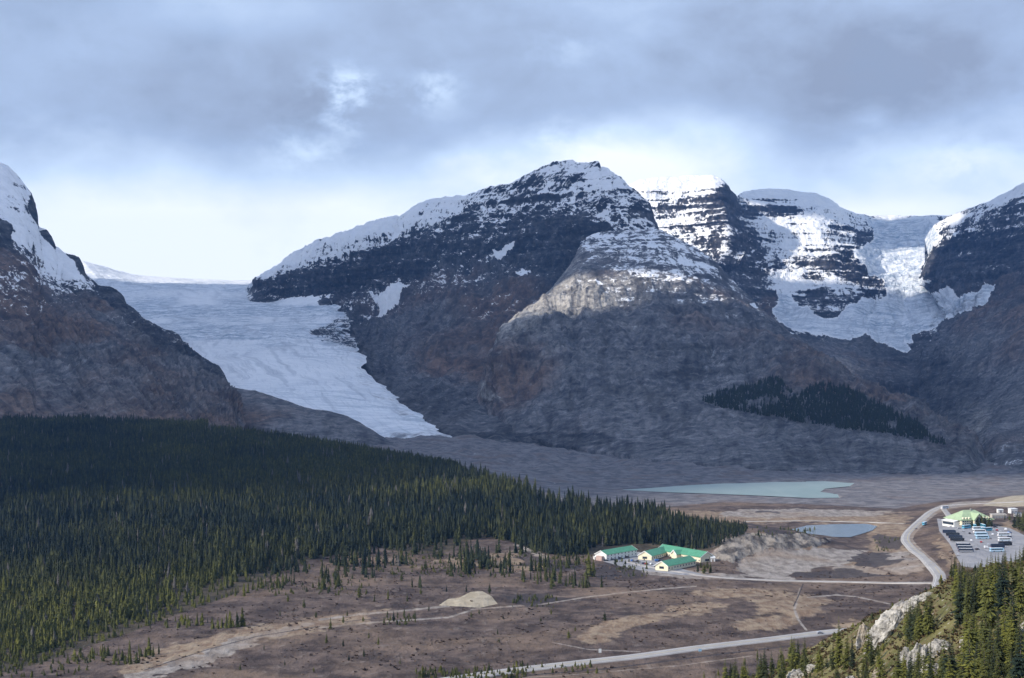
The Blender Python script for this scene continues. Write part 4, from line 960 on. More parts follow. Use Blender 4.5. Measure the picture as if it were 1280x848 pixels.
# ------------------------------------------------------------------ conifers
def needle_mat(name, attr_tint, g=1.0):
    m, t, bs = material(name)
    pos = t.n('ShaderNodeNewGeometry').outputs['Position']
    r = t.attr('tint') if attr_tint else t.n('ShaderNodeObjectInfo').outputs['Random']
    n = t.noise(pos, .9 if not attr_tint else .25, 4, .6)
    rc = t.math('MINIMUM', r, 1.0)
    a = t.mix(rc, (.008, .016, .013), (.060, .066, .016))
    b = t.mix(rc, (.018, .029, .020), (.150, .150, .030))
    c = t.mix(1.0, t.mix(t.step(n, .35, .65), a, b), (g, g, g, 1), 'MULTIPLY')
    t.put(bs.inputs['Base Color'], t.mix(t.step(r, 1.1, 1.3), c, (.095, .088, .082)))
    bs.inputs['Roughness'].default_value = .8
    bs.inputs['Specular IOR Level'].default_value = .15
    return m
NEEDLE = needle_mat('conifer_needles', False, 1.05)
NEEDLE_FAR = needle_mat('forest_needles', True, .8)
BARK = simple('conifer_bark', (.10, .085, .075), .95, .3, 3.0)


def spruce_crown(seed, whorls=26, slim=.17):
    """unit-height crown: drooping fronds in whorls round the stem"""
    r_ = np.random.default_rng(seed)
    V = []; Fc = []
    for i in range(whorls):
        k = i / (whorls - 1)
        z = .05 + .91 * k ** .92
        rad = slim * ((1 - k) ** .72 * (.62 + .55 * r_.random()) + .022)
        if k < .12: rad *= .6 + 2.5 * k
        nb = 9 if k < .6 else 7
        a0 = r_.random() * 6.28
        for j in range(nb):
            if r_.random() < .10: continue
            a = a0 + 6.283 * j / nb + r_.normal() * .22
            L = rad * (.70 + .5 * r_.random())
            dr = (.30 + .35 * r_.random()) * (1.1 - .7 * k)
            d_ = np.array([math.cos(a), math.sin(a), 0]); p_ = np.array([-d_[1], d_[0], 0])
            zz = z + r_.normal() * .012
            def frond(o, dirv, L, wd):
                pv = np.array([-dirv[1], dirv[0], 0])
                b = len(V)
                V.append(o); V.append(o + dirv * L * .5 + pv * wd + np.array([0, 0, -dr * L * .75]))
                V.append(o + dirv * L + np.array([0, 0, -dr * L])); V.append(o + dirv * L * .5 - pv * wd + np.array([0, 0, -dr * L * .75]))
                V.append(o + dirv * L * .55 + np.array([0, 0, -dr * L * .28]))
                Fc.extend([(b, b + 1, b + 4), (b + 1, b + 2, b + 4), (b + 2, b + 3, b + 4), (b + 3, b, b + 4)])
            o = np.array([0, 0, zz])
            frond(o, d_, L, L * .23 + .004)
            for sg in (-1, 1):
                if r_.random() < .75:
                    a2 = a + sg * (.45 + .2 * r_.random())
                    frond(o + d_ * L * .18 + np.array([0, 0, -dr * L * .1]), np.array([math.cos(a2), math.sin(a2), 0]), L * (.5 + .3 * r_.random()), L * .13 + .003)
    b = len(V)
    V.extend([np.array([.006, 0, .93]), np.array([-.003, .005, .93]), np.array([-.003, -.005, .93]), np.array([0, 0, 1.0])])
    Fc.extend([(b, b + 1, b + 3), (b + 1, b + 2, b + 3), (b + 2, b, b + 3)])
    return np.array(V), np.array(Fc)


def trunk_mesh():
    n = 7; V = []; Fc = []
    for k, (z, r) in enumerate([(-.04, .021), (.04, .016), (.3, .012), (.65, .007), (.96, .0015)]):
        for j in range(n):
            a = 6.283 * j / n
            V.append((r * math.cos(a), r * math.sin(a), z))
    for k in range(4):
        for j in range(n):
            Fc.append((k * n + j, k * n + (j + 1) % n, (k + 1) * n + (j + 1) % n, (k + 1) * n + j))
    return mesh_np('trunk', np.array(V), np.array(Fc), BARK)
TRUNK = trunk_mesh()
CROWNS = []
for sd, wh, sl_ in [(1, 24, .15), (2, 28, .125), (3, 22, .17), (4, 30, .115), (5, 20, .20), (6, 26, .14)]:
    V, Fc = spruce_crown(sd, wh, sl_)
    CROWNS.append(mesh_np('crown', V, Fc, NEEDLE, smooth=False))


def conifer(x, y, h, label, group, which=None, wide=1.0, name='conifer_tree'):
    z = float(H(np.array([x]), np.array([y]))[0])
    o = bpy.data.objects.new(name, None); COL.objects.link(o)
    o.location = (x, y, z - .12)
    o.rotation_euler = (random.uniform(-.03, .03), random.uniform(-.03, .03), random.uniform(0, 6.28))
    o.scale = (h * wide, h * wide, h)
    o.empty_display_size = .3
    tag(o, label, 'tree', group)
    link('trunk', TRUNK, o)
    link('crown', CROWNS[which if which is not None else random.randrange(len(CROWNS))], o)
    return o


def far_conifer(seed, tiers, sides):
    """a small spire of ragged skirts for trees a kilometre and more away"""
    r_ = np.random.default_rng(seed)
    V = []; Fc = []
    for i in range(tiers):
        k = i / tiers
        z0 = .04 + .90 * k; z1 = min(1.0, z0 + 1.75 / tiers)
        if i == tiers - 1: z1 = 1.0
        rad = .155 * (1 - k) ** .8 * (.8 + .4 * r_.random()) + .008
        b = len(V)
        V.append((r_.normal() * .006, r_.normal() * .006, z1))
        for j in range(sides):
            a = 6.283 * (j + r_.random() * .5) / sides
            q = rad * (.55 + .6 * r_.random()) * (1.25 if j % 2 else .8)
            V.append((q * math.cos(a), q * math.sin(a), z0 - (.03 if j % 2 else -.012) * r_.random() * 1.5))
        for j in range(sides):
            Fc.append((b, b + 1 + j, b + 1 + (j + 1) % sides))
    return np.array(V), np.array(Fc)


def scatter(name, protos, x, y, z, h, wide, tint, mat, kind='stuff'):
    cos_, fs, ts = [], [], []
    base = 0
    sel = rng.integers(0, len(protos), len(x))
    for p_, (V, Fc) in enumerate(protos):
        idx = np.where(sel == p_)[0]
        if len(idx) == 0: continue
        a = rng.random(len(idx)) * 6.283
        lx, ly = rng.normal(size=len(idx)) * .03, rng.normal(size=len(idx)) * .03
        ca, sa = np.cos(a)[:, None], np.sin(a)[:, None]
        hh = h[idx][:, None]; ww = wide[idx][:, None]
        vx = (V[None, :, 0] * ca - V[None, :, 1] * sa) * hh * ww + lx[:, None] * V[None, :, 2] * hh + x[idx][:, None]
        vy = (V[None, :, 0] * sa + V[None, :, 1] * ca) * hh * ww + ly[:, None] * V[None, :, 2] * hh + y[idx][:, None]
        vz = V[None, :, 2] * hh + z[idx][:, None]
        cos_.append(np.stack([vx, vy, vz], -1).reshape(-1, 3))
        fs.append((Fc[None] + (np.arange(len(idx)) * len(V))[:, None, None] + base).reshape(-1, Fc.shape[1]))
        ts.append(np.repeat(tint[idx], len(V)))
        base += len(idx) * len(V)
    me = mesh_np(name, np.concatenate(cos_), np.concatenate(fs), mat, {'tint': np.concatenate(ts)}, smooth=False)
    return link(name, me, kind=kind)


FARP = [far_conifer(s_, 6, 6) for s_ in (11, 12, 13, 14)]
NEARP = [far_conifer(s_, 9, 7) for s_ in (21, 22, 23, 24)]


def ground_px(x, y, z): return 640 + F * x / y, HZ - (z - CAMZ) * F / y


def forest():
    n = 125000
    px = rng.uniform(-110, 945, n)
    d_ = np.sqrt(rng.uniform(700 ** 2, 2560 ** 2, n))
    x = (px - 640) / F * d_
    z = H(x, d_)
    qx, qy = ground_px(x, d_, z)
    ins = in_poly(qx, qy, FOREST)
    edge_ = seg_dist(qx, qy, FOREST, True, 1.0)
    # sparse and clumped towards the lower border
    low = smooth01((qy - 690) / 90)
    clump = fbm(x / 55, d_ / 55, 0 * x + 1.0, 4)
    clear = fbm(x / 120, d_ / 160, 0 * x + 6.0, 3)
    keep = ins & (rng.random(n) < np.where(edge_ < 12, .45 + .5 * (clump > 0), 1.0) * (1 - .12 * low))
    keep &= ~((clear < -.24) & (qy > 600) & (rng.random(n) < .8)) 
    loose = (~ins) & (edge_ < 42) & (qy > 690) & (qx < 760) & (clump > .12) & (rng.random(n) < .28) & (qx > -100)
    keep |= loose
    # skip what hides behind the crest
    keep &= ~((d_ > 2300) & (qx > 260))
    # the creek bed and the inn stay open
    for poly in (INN_PAD,):
        keep &= ~in_poly(qx, qy, poly)
    keep &= seg_dist(qx, qy, [(150, 850), (200, 828), (260, 806), (330, 788), (400, 777)], False, 1.0) > 9
    x, d_, z, qx, qy, edge_, clump = x[keep], d_[keep], z[keep], qx[keep], qy[keep], edge_[keep], clump[keep]
    h = np.interp(d_, [750, 900, 1100, 1300, 1600, 1900, 2500], [6.0, 7.5, 10.5, 14.0, 15.5, 13.5, 12.5])
    h *= np.clip(1 + .30 * rng.normal(size=len(x)), .35, 1.6) * (1 + .35 * fbm(x / 45, d_ / 45, 0 * x + 12, 3))
    lowedge = smooth01((qy - 670) / 60) * smooth01((22 - edge_) / 18)
    h *= 1 - .45 * lowedge
    h *= 1 - .6 * smooth01((qx - 800) / 135)
    stand = fbm(x / 160, d_ / 160, 0 * x + 3, 3)
    tint = np.clip(.06 + .42 * rng.random(len(x)) ** 2 + .55 * stand + .50 * smooth01((qy - 705) / 60) + .22 * smooth01((640 - qy) / 30) * smooth01((qx - 120) / 120), 0, 1)  # middle band tinted lighter to stand for sunlit treetops
    snag = (rng.random(len(x)) < .018) & (edge_ > 6)
    tint = np.where(snag, 1.4, tint)
    wide = np.clip(.92 + .24 * rng.normal(size=len(x)), .5, 1.5) * (1 + .35 * lowedge + .45 * smooth01((qy - 725) / 40))
    near = d_ < 1350
    scatter('spruce_forest', NEARP, x[near], d_[near], z[near] - .2, h[near], wide[near], tint[near], NEEDLE_FAR)
    f_ = ~near
    scatter('hillside_forest', FARP, x[f_], d_[f_], z[f_] - .2, h[f_], wide[f_], tint[f_], NEEDLE_FAR)
forest()

# the dark wood on the bench below the shoulder: seated on that mesh by ray casting
def bench_wood():
    o = bpy.data.objects['shoulder_mountain']
    bpy.context.view_layer.update()
    WOOD = [(876, 502), (890, 495), (905, 488), (922, 486), (935, 483), (950, 478), (965, 473), (976, 475), (985, 487), (992, 492), (1000, 494), (1008, 488), (1020, 482), (1032, 479), (1045, 484), (1060, 485), (1075, 493), (1085, 500), (1098, 505), (1110, 510), (1125, 520), (1140, 525), (1155, 535), (1163, 547), (1185, 556),
            (1168, 554), (1150, 550), (1120, 545), (1100, 541), (1050, 536), (1020, 531), (1000, 529), (975, 522), (950, 520), (925, 514), (905, 511)]
    BARE = [[(930, 503), (955, 496), (972, 497), (976, 505), (950, 512), (935, 512)], [(975, 484), (990, 492), (1000, 497), (985, 500), (978, 494)], [(1000, 524), (1020, 526), (1012, 531)], [(1108, 528), (1122, 525), (1120, 540), (1108, 540)], [(1070, 486), (1085, 490), (1078, 494)]]
    n = 9000
    px = rng.uniform(870, 1190, n); py = rng.uniform(470, 558, n)
    k = in_poly(px, py, WOOD)
    for b in BARE: k &= ~(in_poly(px, py, b) & (rng.random(n) < .9))
    px, py = px[k], py[k]
    pts = []
    org = Vector((0, 0, CAMZ))
    for a, b in zip(px, py):
        dv = Vector(((a - 640) / F, 1.0, (HZ - b) / F)).normalized()
        ok, loc, nor, _ = o.ray_cast(org, dv)
        if ok: pts.append(loc)
    pts = np.array(pts)
    m = len(pts)
    scatter('bench_wood', FARP, pts[:, 0], pts[:, 1], pts[:, 2] - 1, np.clip(13 + 3 * rng.normal(size=m), 6, 22), np.full(m, 1.35), np.clip(.1 + .1 * rng.random(m), 0, 1), NEEDLE_FAR)
bench_wood()

# low willow and birch scrub over the valley floor
def scrub():
    V = []; Fc = []
    r_ = np.random.default_rng(5)
    for i in range(7):
        a = r_.random() * 6.283; L = .5 + .4 * r_.random()
        b = len(V)
        V += [(0, 0, 0), (L * math.cos(a - .5), L * math.sin(a - .5), .35 + .3 * r_.random()), (L * .9 * math.cos(a), L * .9 * math.sin(a), .75 + .25 * r_.random()), (L * math.cos(a + .5), L * math.sin(a + .5), .3 + .3 * r_.random())]
        Fc += [(b, b + 1, b + 2), (b, b + 2, b + 3)]
    proto = (np.array(V), np.array(Fc))
    n = 60000
    px = rng.uniform(-60, 1200, n); d_ = np.sqrt(rng.uniform(690 ** 2, 1500 ** 2, n)); x = (px - 640) / F * d_; z = H(x, d_)
    qx, qy = ground_px(x, d_, z)
    dens = fbm(x / 60, d_ / 60, 0 * x + 2.5, 4)
    k = (dens + .35 * rng.normal(size=n) > .30) & (qy > 690) & (qy < 870) & ~in_poly(qx, qy, FOREST)
    for poly in (PIT, INN_LOT, INN_PAD, LOT, POND): k &= ~in_poly(qx, qy, poly)
    for line, wd in FLAT_LINES: k &= seg_dist(qx, qy, line, False, 2.0) > wd
    for line, hw, s_ in cov_line['gravel']: k &= seg_dist(qx, qy, line, False, 2.0) > hw + 1
    for poly, s_ in cov_poly['gravel'] + cov_poly['tan'][:3] + cov_poly['sand']: k &= ~(in_poly(qx, qy, poly) & (rng.random(n) < .85))
    x, d_, z = x[k], d_[k], z[k]
    m, t, bs = material('scrub')
    c = t.mix(t.attr('tint'), (.058, .044, .042), (.150, .108, .082))
    t.put(bs.inputs['Base Color'], c); bs.inputs['Roughness'].default_value = .95
    scatter('willow_scrub', [proto], x, d_, z - .15, np.clip(.55 + .35 * rng.normal(size=len(x)), .2, 2.2), np.full(len(x), 1.5), rng.random(len(x)), m)
    # green juniper and dwarf fir along the road and the wood's edge
    spots = []
    for (a, b, c_, d2, cnt) in [(520, 838, 660, 850, 150), (640, 832, 760, 842, 40), (470, 690, 560, 720, 170), (560, 695, 640, 722, 90), (640, 745, 700, 760, 45), (330, 700, 470, 745, 160), (480, 765, 520, 782, 40), (0, 800, 120, 848, 120), (560, 705, 720, 712, 60), (940, 662, 1020, 670, 90), (770, 700, 810, 722, 60), (640, 690, 740, 708, 90), (1090, 672, 1130, 690, 30)]:
        for _ in range(cnt): spots.append((random.uniform(a, c_), random.uniform(b, d2)))
    sp_ = np.array(spots)
    dd = CAMZ * F / (sp_[:, 1] - HZ)
    for _ in range(5):
        xx = (sp_[:, 0] - 640) / F * dd
        dd = (CAMZ - H(xx, dd)) * F / (sp_[:, 1] - HZ)
    xx = (sp_[:, 0] - 640) / F * dd
    keep = (dd > 650) & (dd < 2200)
    xx, dd = xx[keep], dd[keep]
    scatter('dwarf_fir_scrub', NEARP, xx, dd, H(xx, dd) - .2, np.clip(2.6 + 1.0 * rng.normal(size=len(xx)), .8, 5.5), np.full(len(xx), 1.9), np.clip(.35 + .5 * rng.random(len(xx)), 0, 1), NEEDLE_FAR)
scrub()

# -- single trees on the heath, each where the photo shows one
LONE = [(413, 787, 16), (408, 804, 13), (429, 808, 10), (455, 821, 12), (473, 806, 11), (461, 798, 9), (492, 777, 14), (480, 781, 11), (519, 774, 12), (536, 764, 9), (589, 772, 9), (599, 768, 8), (629, 774, 7), (622, 793, 8), (624, 803, 6), (676, 777, 7), (689, 768, 8), (711, 798, 12), (719, 789, 8), (756, 776, 13),
        (583, 740, 10), (612, 742, 14), (558, 740, 9), (526, 743, 10), (650, 750, 9), (665, 750, 8), (682, 752, 10), (449, 747, 17), (420, 735, 12), (468, 752, 10), (485, 749, 13), (509, 752, 11), (434, 770, 9), (454, 777, 8), (429, 779, 11), (410, 742, 11), (723, 706, 11), (697, 711, 10), (741, 711, 9), (481, 706, 14), (502, 726, 12), (532, 712, 14), (560, 718, 12), (600, 712, 13),
        (380, 760, 13), (395, 772, 9), (360, 752, 12), (350, 770, 8), (436, 826, 9), (500, 830, 7), (540, 806, 6), (330, 812, 8), (356, 832, 8), (300, 838, 9), (392, 840, 7), (932, 843, 12), (898, 845, 10)]
ORD = ['first', 'second', 'third', 'fourth', 'fifth', 'sixth', 'seventh', 'eighth', 'ninth', 'tenth', 'eleventh', 'twelfth', 'thirteenth', 'fourteenth', 'fifteenth', 'sixteenth', 'seventeenth', 'eighteenth', 'nineteenth', 'twentieth', 'twenty-first', 'twenty-second', 'twenty-third', 'twenty-fourth', 'twenty-fifth', 'twenty-sixth']
zones = {}
for q in LONE:
    py = q[1]
    zn = 'on the heath near the bottom edge' if py > 797 else 'on the heath below the creek bed' if py > 760 else 'beside the sand mound and creek bed' if py > 729 else 'on the slope under the forest edge'
    sz = 'tiny' if q[2] < 9 else 'small' if q[2] < 12 else 'taller'
    zones.setdefault((zn, sz), []).append(q)
for (zn, sz), lst in zones.items():
    lst.sort()
    for i, (px, py, hp) in enumerate(lst):
        p = hit(px, py)
        if p.y > 3000: continue
        conifer(p.x, p.y, hp * p.y / F * 1.1, '%s %s lone conifer from the left %s' % (ORD[i], sz, zn), 'lone conifers on the heath', wide=1.3)

# ------------------------------------------------------------------ conifers on the hillside below the viewpoint
def base_at(px, py):
    """ground point on the near hillside under a photo pixel"""
    return hit(px, py, 110.0, 640.0)


def stand(name_label, group, poly, n, h0, h1, mind=2.0, behind=None, wide=1.0, cap=None):
    """trees rooted inside a polygon of photo pixels on the near hillside; behind: extra (px, d) range past the crest"""
    xs = [p[0] for p in poly]; ys = [p[1] for p in poly]
    put = []
    tries = 0
    while len(put) < n and tries < n * 60:
        tries += 1
        if behind and random.random() < behind[4]:
            px = random.uniform(behind[0], behind[1]); dd = random.uniform(behind[2], behind[3])
            x = (px - 640) / F * dd; y = dd
        else:
            px, py = random.uniform(min(xs), max(xs)), random.uniform(min(ys), max(ys))
            if not in_poly(np.array([px]), np.array([py]), poly)[0]: continue
            p = base_at(px, py)
            if p.y > 630: continue
            x, y = p.x, p.y
        if any((x - a) ** 2 + (y - b) ** 2 < mind ** 2 for a, b in put): continue
        put.append((x, y))
        hh = random.uniform(h0, h1)
        if cap:      # the tops of this stand follow the skyline of the photo
            pxx = 640 + F * x / y
            top = np.interp(pxx, [c[0] for c in cap], [c[1] for c in cap]) + abs(random.gauss(0, 5))
            zg = float(H(np.array([x]), np.array([y]))[0])
            hh = min(hh, CAMZ + (HZ - top) / F * y - zg)
            if hh < 3.5: put.pop(); continue
        conifer(x, y, hh, name_label, group, wide=wide * random.uniform(.85, 1.15))


CAP = [(1180, 700), (1190, 690), (1205, 698), (1216, 708), (1224, 700), (1234, 690), (1248, 684), (1262, 686), (1275, 678), (1300, 672)]
HG = 'conifers on the near hillside'
# the dense stand along the crest on the right
stand('tall dark conifer in the dense stand on the crest before the parking lot', HG, [(1186, 776), (1186, 752), (1200, 742), (1222, 736), (1230, 760), (1222, 782), (1205, 786)], 26, 10.5, 14.5, 2.0, (1186, 1225, 300, 360, .35), cap=CAP)
stand('tall conifer at the right end of the crest stand near the photo edge', HG, [(1222, 780), (1226, 738), (1260, 724), (1300, 716), (1300, 770), (1262, 776), (1240, 790)], 40, 10.5, 15.0, 2.0, (1222, 1300, 275, 345, .35), cap=CAP)
# the lower right stand
stand('yellowish green conifer in the stand filling the lower right corner', HG, [(1160, 870), (1180, 838), (1200, 815), (1228, 800), (1268, 800), (1300, 805), (1300, 890), (1160, 890)], 46, 5.5, 9.0, 1.3, wide=1.1)
stand('small conifer right of the grey boulders above the bottom edge', HG, [(1112, 880), (1122, 850), (1150, 842), (1172, 845), (1172, 880)], 14, 5.5, 8.0, 1.3, wide=1.1)
# the round clump beside the pale cliff
stand('dark conifer in the tight round clump right of the pale cliff', HG, [(1128, 806), (1132, 796), (1150, 788), (1164, 786), (1166, 794), (1150, 802)], 14, 6.5, 9.5, 1.2, wide=1.15)
# the spires at the left foot of the cliff: each can be told apart
for px, py, hp, lab in [(1049, 834, 66, 'tallest spruce of the group left of the pale cliff'), (1058, 838, 52, 'full spruce just right of the tallest one left of the pale cliff'), (1066, 836, 46, 'third spruce from the left in the group before the pale cliff'),
                        (1085, 828, 52, 'dark slender spruce standing against the foot of the pale cliff'), (1090, 832, 44, 'dark spruce rightmost at the foot of the pale cliff'), (1041, 838, 40, 'shorter spruce leftmost in the group left of the pale cliff'),
                        (1098, 826, 26, 'short bushy conifer under the pale cliff'), (1148, 742, 14, 'tiny conifer on top of the pale cliff'),
                        (947, 826, 18, 'slim lone spruce just below the highway, left of the car'), (931, 832, 14, 'smaller spire left of the slim spruce below the highway'), (973, 842, 26, 'round dark conifer below the highway'), (1006, 838, 36, 'bluish spruce standing clear of the slope below the highway car'), (880, 850, 14, 'dark conifer by the lower edge of the highway')]:
    p = hit(px, py, 110.0, 900.0)
    conifer(p.x, p.y, hp * p.y / F, lab, HG, wide=1.05)
stand('light green conifer on the slope along the bottom edge below the highway', HG, [(872, 875), (905, 848), (960, 836), (1000, 826), (1030, 826), (1036, 846), (1000, 862), (940, 890)], 54, 7.5, 12.0, 2.0, (885, 1020, 470, 560, .35), wide=1.15)
stand('conifer on the mossy slope between the bottom edge and the pale cliff', HG, [(1030, 880), (1040, 850), (1075, 842), (1100, 848), (1108, 880)], 14, 4.5, 7.5, 1.4, wide=1.15)

# ------------------------------------------------------------------ pale rock outcrops and boulders
def rock_mat():
    m, t, bs = material('outcrop_rock')
    pos = t.n('ShaderNodeNewGeometry').outputs['Position']
    a = t.noise(pos, 1 / 2.6, 7, .65, .3)
    b = t.noise(t.vmul(pos, (.5, .5, 2.2)), 1 / 1.3, 6, .65)
    c = t.noise(pos, 1 / 9, 3)
    col = t.mix(t.step(a, .34, .64), (.20, .19, .18), (.50, .475, .43))
    col = t.mix(t.mul(t.step(b, .56, .66), .75), col, (.085, .08, .075))
    col = t.mix(t.mul(t.step(c, .55, .68), .5), col, (.34, .26, .17))
    nz = t.sep(t.n('ShaderNodeNewGeometry').outputs['Normal'])[2]
    col = t.mix(t.mul(t.mul(t.step(nz, .72, .9), t.step(a, .42, .52)), .8), col, (.13, .11, .045))
    t.put(bs.inputs['Base Color'], col)
    bs.inputs['Roughness'].default_value = .9
    t.put(bs.inputs['Normal'], t.bump(t.add(a, t.mul(b, .6)), .9, .5))
    return m
OUTROCK = rock_mat()


def outcrop(px, py, w_px, h_px, label, seed, depth=.8, tilt=0.0, flat=.25):
    p = base_at(px, py)
    W = w_px * p.y / F; Hh = h_px * p.y / F
    n_u, n_v = 56, 30
    uu = np.linspace(0, 2 * np.pi, n_u, endpoint=False); v_ = np.linspace(-.30 * np.pi, .5 * np.pi, n_v)
    U, Vv = np.meshgrid(uu, v_)
    x = np.cos(Vv) * np.cos(U); y = np.cos(Vv) * np.sin(U); z = np.sin(Vv)
    sh = seed * 7.31
    bl = np.round(ridged(x * 1.3 + sh, y * 1.3, z * 1.3, 2) * 4) / 4
    k = 1 + .34 * ridged(x * 1.4 + sh, y * 1.4, z * 1.8, 6, .62) + .16 * bl - .08
    x, y, z = x * k, y * k, z * k
    z = z + tilt * x
    co = np.stack([x * W * .5, y * W * .5 * depth, z * Hh], -1).reshape(-1, 3)
    i = np.arange(n_v - 1)[:, None] * n_u; j = np.arange(n_u)[None, :]; j2 = (j + 1) % n_u
    f = np.stack([i + j, i + j2, i + n_u + j2, i + n_u + j], -1).reshape(-1, 4)
    o = link('rock_outcrop', mesh_np('rock_outcrop', co, f, OUTROCK, smooth=False), loc=(p.x, p.y, p.z - .1 * Hh))
    o.rotation_euler = (0, 0, random.uniform(-.3, .3))
    return tag(o, label, 'rock', 'pale rock outcrops on the near hillside')


for a in [(1112, 790, 34, 22, 'pale fissured main cliff face left of the round conifer clump', 1, .8, .25), (1100, 804, 30, 22, 'pale sloping slab at the left foot of the main cliff', 2, .8, .3), (1126, 772, 27, 16, 'pale upper step of the main cliff above its face', 3, .8, .35),
          (1143, 758, 24, 10, 'pale ledge near the top of the cliff under the grass', 4, .8, .3), (1160, 746, 18, 5, 'low pale ribbon of rock along the crest top', 5, .8, .25), (1080, 802, 15, 18, 'separate pale block between the spruces left of the cliff', 6, .8, 0),
          (1152, 832, 28, 22, 'rounded grey boulder with pale top above the bottom edge', 7, .8, -.1), (1176, 817, 28, 14, 'darker grey slab right of the rounded boulder', 8, .8, -.1), (1166, 843, 26, 11, 'pale broken slab below the rounded boulder', 9, .8, 0), (1132, 826, 12, 14, 'small pale block left of the rounded boulder', 10, .8, 0),
          (1206, 806, 10, 9, 'small pale stone right of the grey slab', 11, .8, 0), (1283, 795, 24, 16, 'pale rock face cut by the right photo edge', 12, .8, .2), (1000, 846, 26, 8, 'low pale rock on the slope at the bottom edge', 13, .8, 0), (1014, 838, 14, 6, 'small pale stone above the low bottom edge rock', 14, .8, 0), (1064, 852, 12, 6, 'pale stone under the spruces by the bottom edge', 15, .8, 0), (1098, 845, 12, 7, 'small pale stone below the cliff in the grass', 16, .8, 0)]:
    outcrop(*a)

# grass, heather and juniper tufts on the hillside
def hill_tufts():
    V = []; Fc = []
    r_ = np.random.default_rng(9)
    for i in range(9):
        a = r_.random() * 6.283; L = .45 + .5 * r_.random(); b = len(V)
        V += [(0, 0, 0), (L * math.cos(a - .35), L * math.sin(a - .35), .4 + .3 * r_.random()), (L * .8 * math.cos(a), L * .8 * math.sin(a), .8 + .3 * r_.random()), (L * math.cos(a + .35), L * math.sin(a + .35), .35 + .3 * r_.random())]
        Fc += [(b, b + 1, b + 2), (b, b + 2, b + 3)]
    n = 26000
    px = rng.uniform(860, 1330, n); d_ = np.sqrt(rng.uniform(120 ** 2, 560 ** 2, n)); x = (px - 640) / F * d_; z = H(x, d_)
    qx, qy = ground_px(x, d_, z)
    k = (fbm(x / 12, d_ / 12, 0 * x + 7, 3) > -.05) & (qy < 880)
    x, d_, z = x[k], d_[k], z[k]
    m, t, bs = material('hill_tufts')
    cr = t.n('ShaderNodeValToRGB'); t.put(cr.inputs[0], t.attr('tint'))
    e = cr.color_ramp.elements
    e[0].color = (.045, .052, .018, 1); e[1].color = (.19, .15, .07, 1)
    q = e.new(.5); q.color = (.10, .065, .036, 1)
    t.put(bs.inputs['Base Color'], cr.outputs[0]); bs.inputs['Roughness'].default_value = .95
    scatter('hillside_heather', [(np.array(V), np.array(Fc))], x, d_, z - .08, np.clip(.42 + .2 * rng.normal(size=len(x)), .12, 1.1), np.full(len(x), 1.3), np.clip(.5 + .5 * fbm(x / 20, d_ / 20, 0 * x, 3) + .2 * rng.normal(size=len(x)), 0, 1), m)
hill_tufts()

# dwarf fir and juniper mats between the rocks
def hill_scrub():
    n = 2600
    px = rng.uniform(880, 1320, n); d_ = np.sqrt(rng.uniform(140 ** 2, 520 ** 2, n)); x = (px - 640) / F * d_; z = H(x, d_)
    qx, qy = ground_px(x, d_, z)
    k = (fbm(x / 16, d_ / 16, 0 * x + 3, 3) > .10) & (qy < 880)
    x, d_, z = x[k], d_[k], z[k]
    scatter('hillside_juniper', NEARP, x, d_, z - .15, np.clip(1.1 + .6 * rng.normal(size=len(x)), .35, 2.6), np.full(len(x), 2.6), np.clip(.55 + .35 * rng.normal(size=len(x)), 0, 1), NEEDLE_FAR)
hill_scrub()

# young firs between the taller trees, past the three hundred largest
def young_firs():
    protos = [spruce_crown(s_, 14, sl_) for s_, sl_ in ((31, .20), (32, .17), (33, .23))]
    xs, ys, hs = [], [], []
    for poly, n, h0, h1 in [([(1150, 850), (1200, 812), (1262, 798), (1300, 800), (1300, 900), (1140, 900)], 130, 1.6, 4.8), ([(880, 870), (960, 838), (1030, 822), (1100, 850), (1100, 900), (880, 900)], 110, 2.0, 5.5), ([(1190, 800), (1230, 790), (1300, 770), (1300, 805), (1240, 812)], 40, 1.5, 4.0), ([(1120, 812), (1140, 806), (1150, 815), (1130, 822)], 8, 1.2, 2.4)]:
        k = 0
        while k < n:
            px, py = random.uniform(min(p[0] for p in poly), max(p[0] for p in poly)), random.uniform(min(p[1] for p in poly), max(p[1] for p in poly))
            k += .34
            if not in_poly(np.array([px]), np.array([py]), poly)[0]: continue
            p = base_at(px, py)
            if p.y > 630: continue
            xs.append(p.x); ys.append(p.y); hs.append(random.uniform(h0, h1)); k += .66
    x, y = np.array(xs), np.array(ys)
    scatter('young_fir_thicket', protos, x, y, H(x, y) - .1, np.array(hs), np.full(len(x), 1.0), np.clip(.45 + .3 * rng.normal(size=len(x)), 0, 1), NEEDLE_FAR)
young_firs()

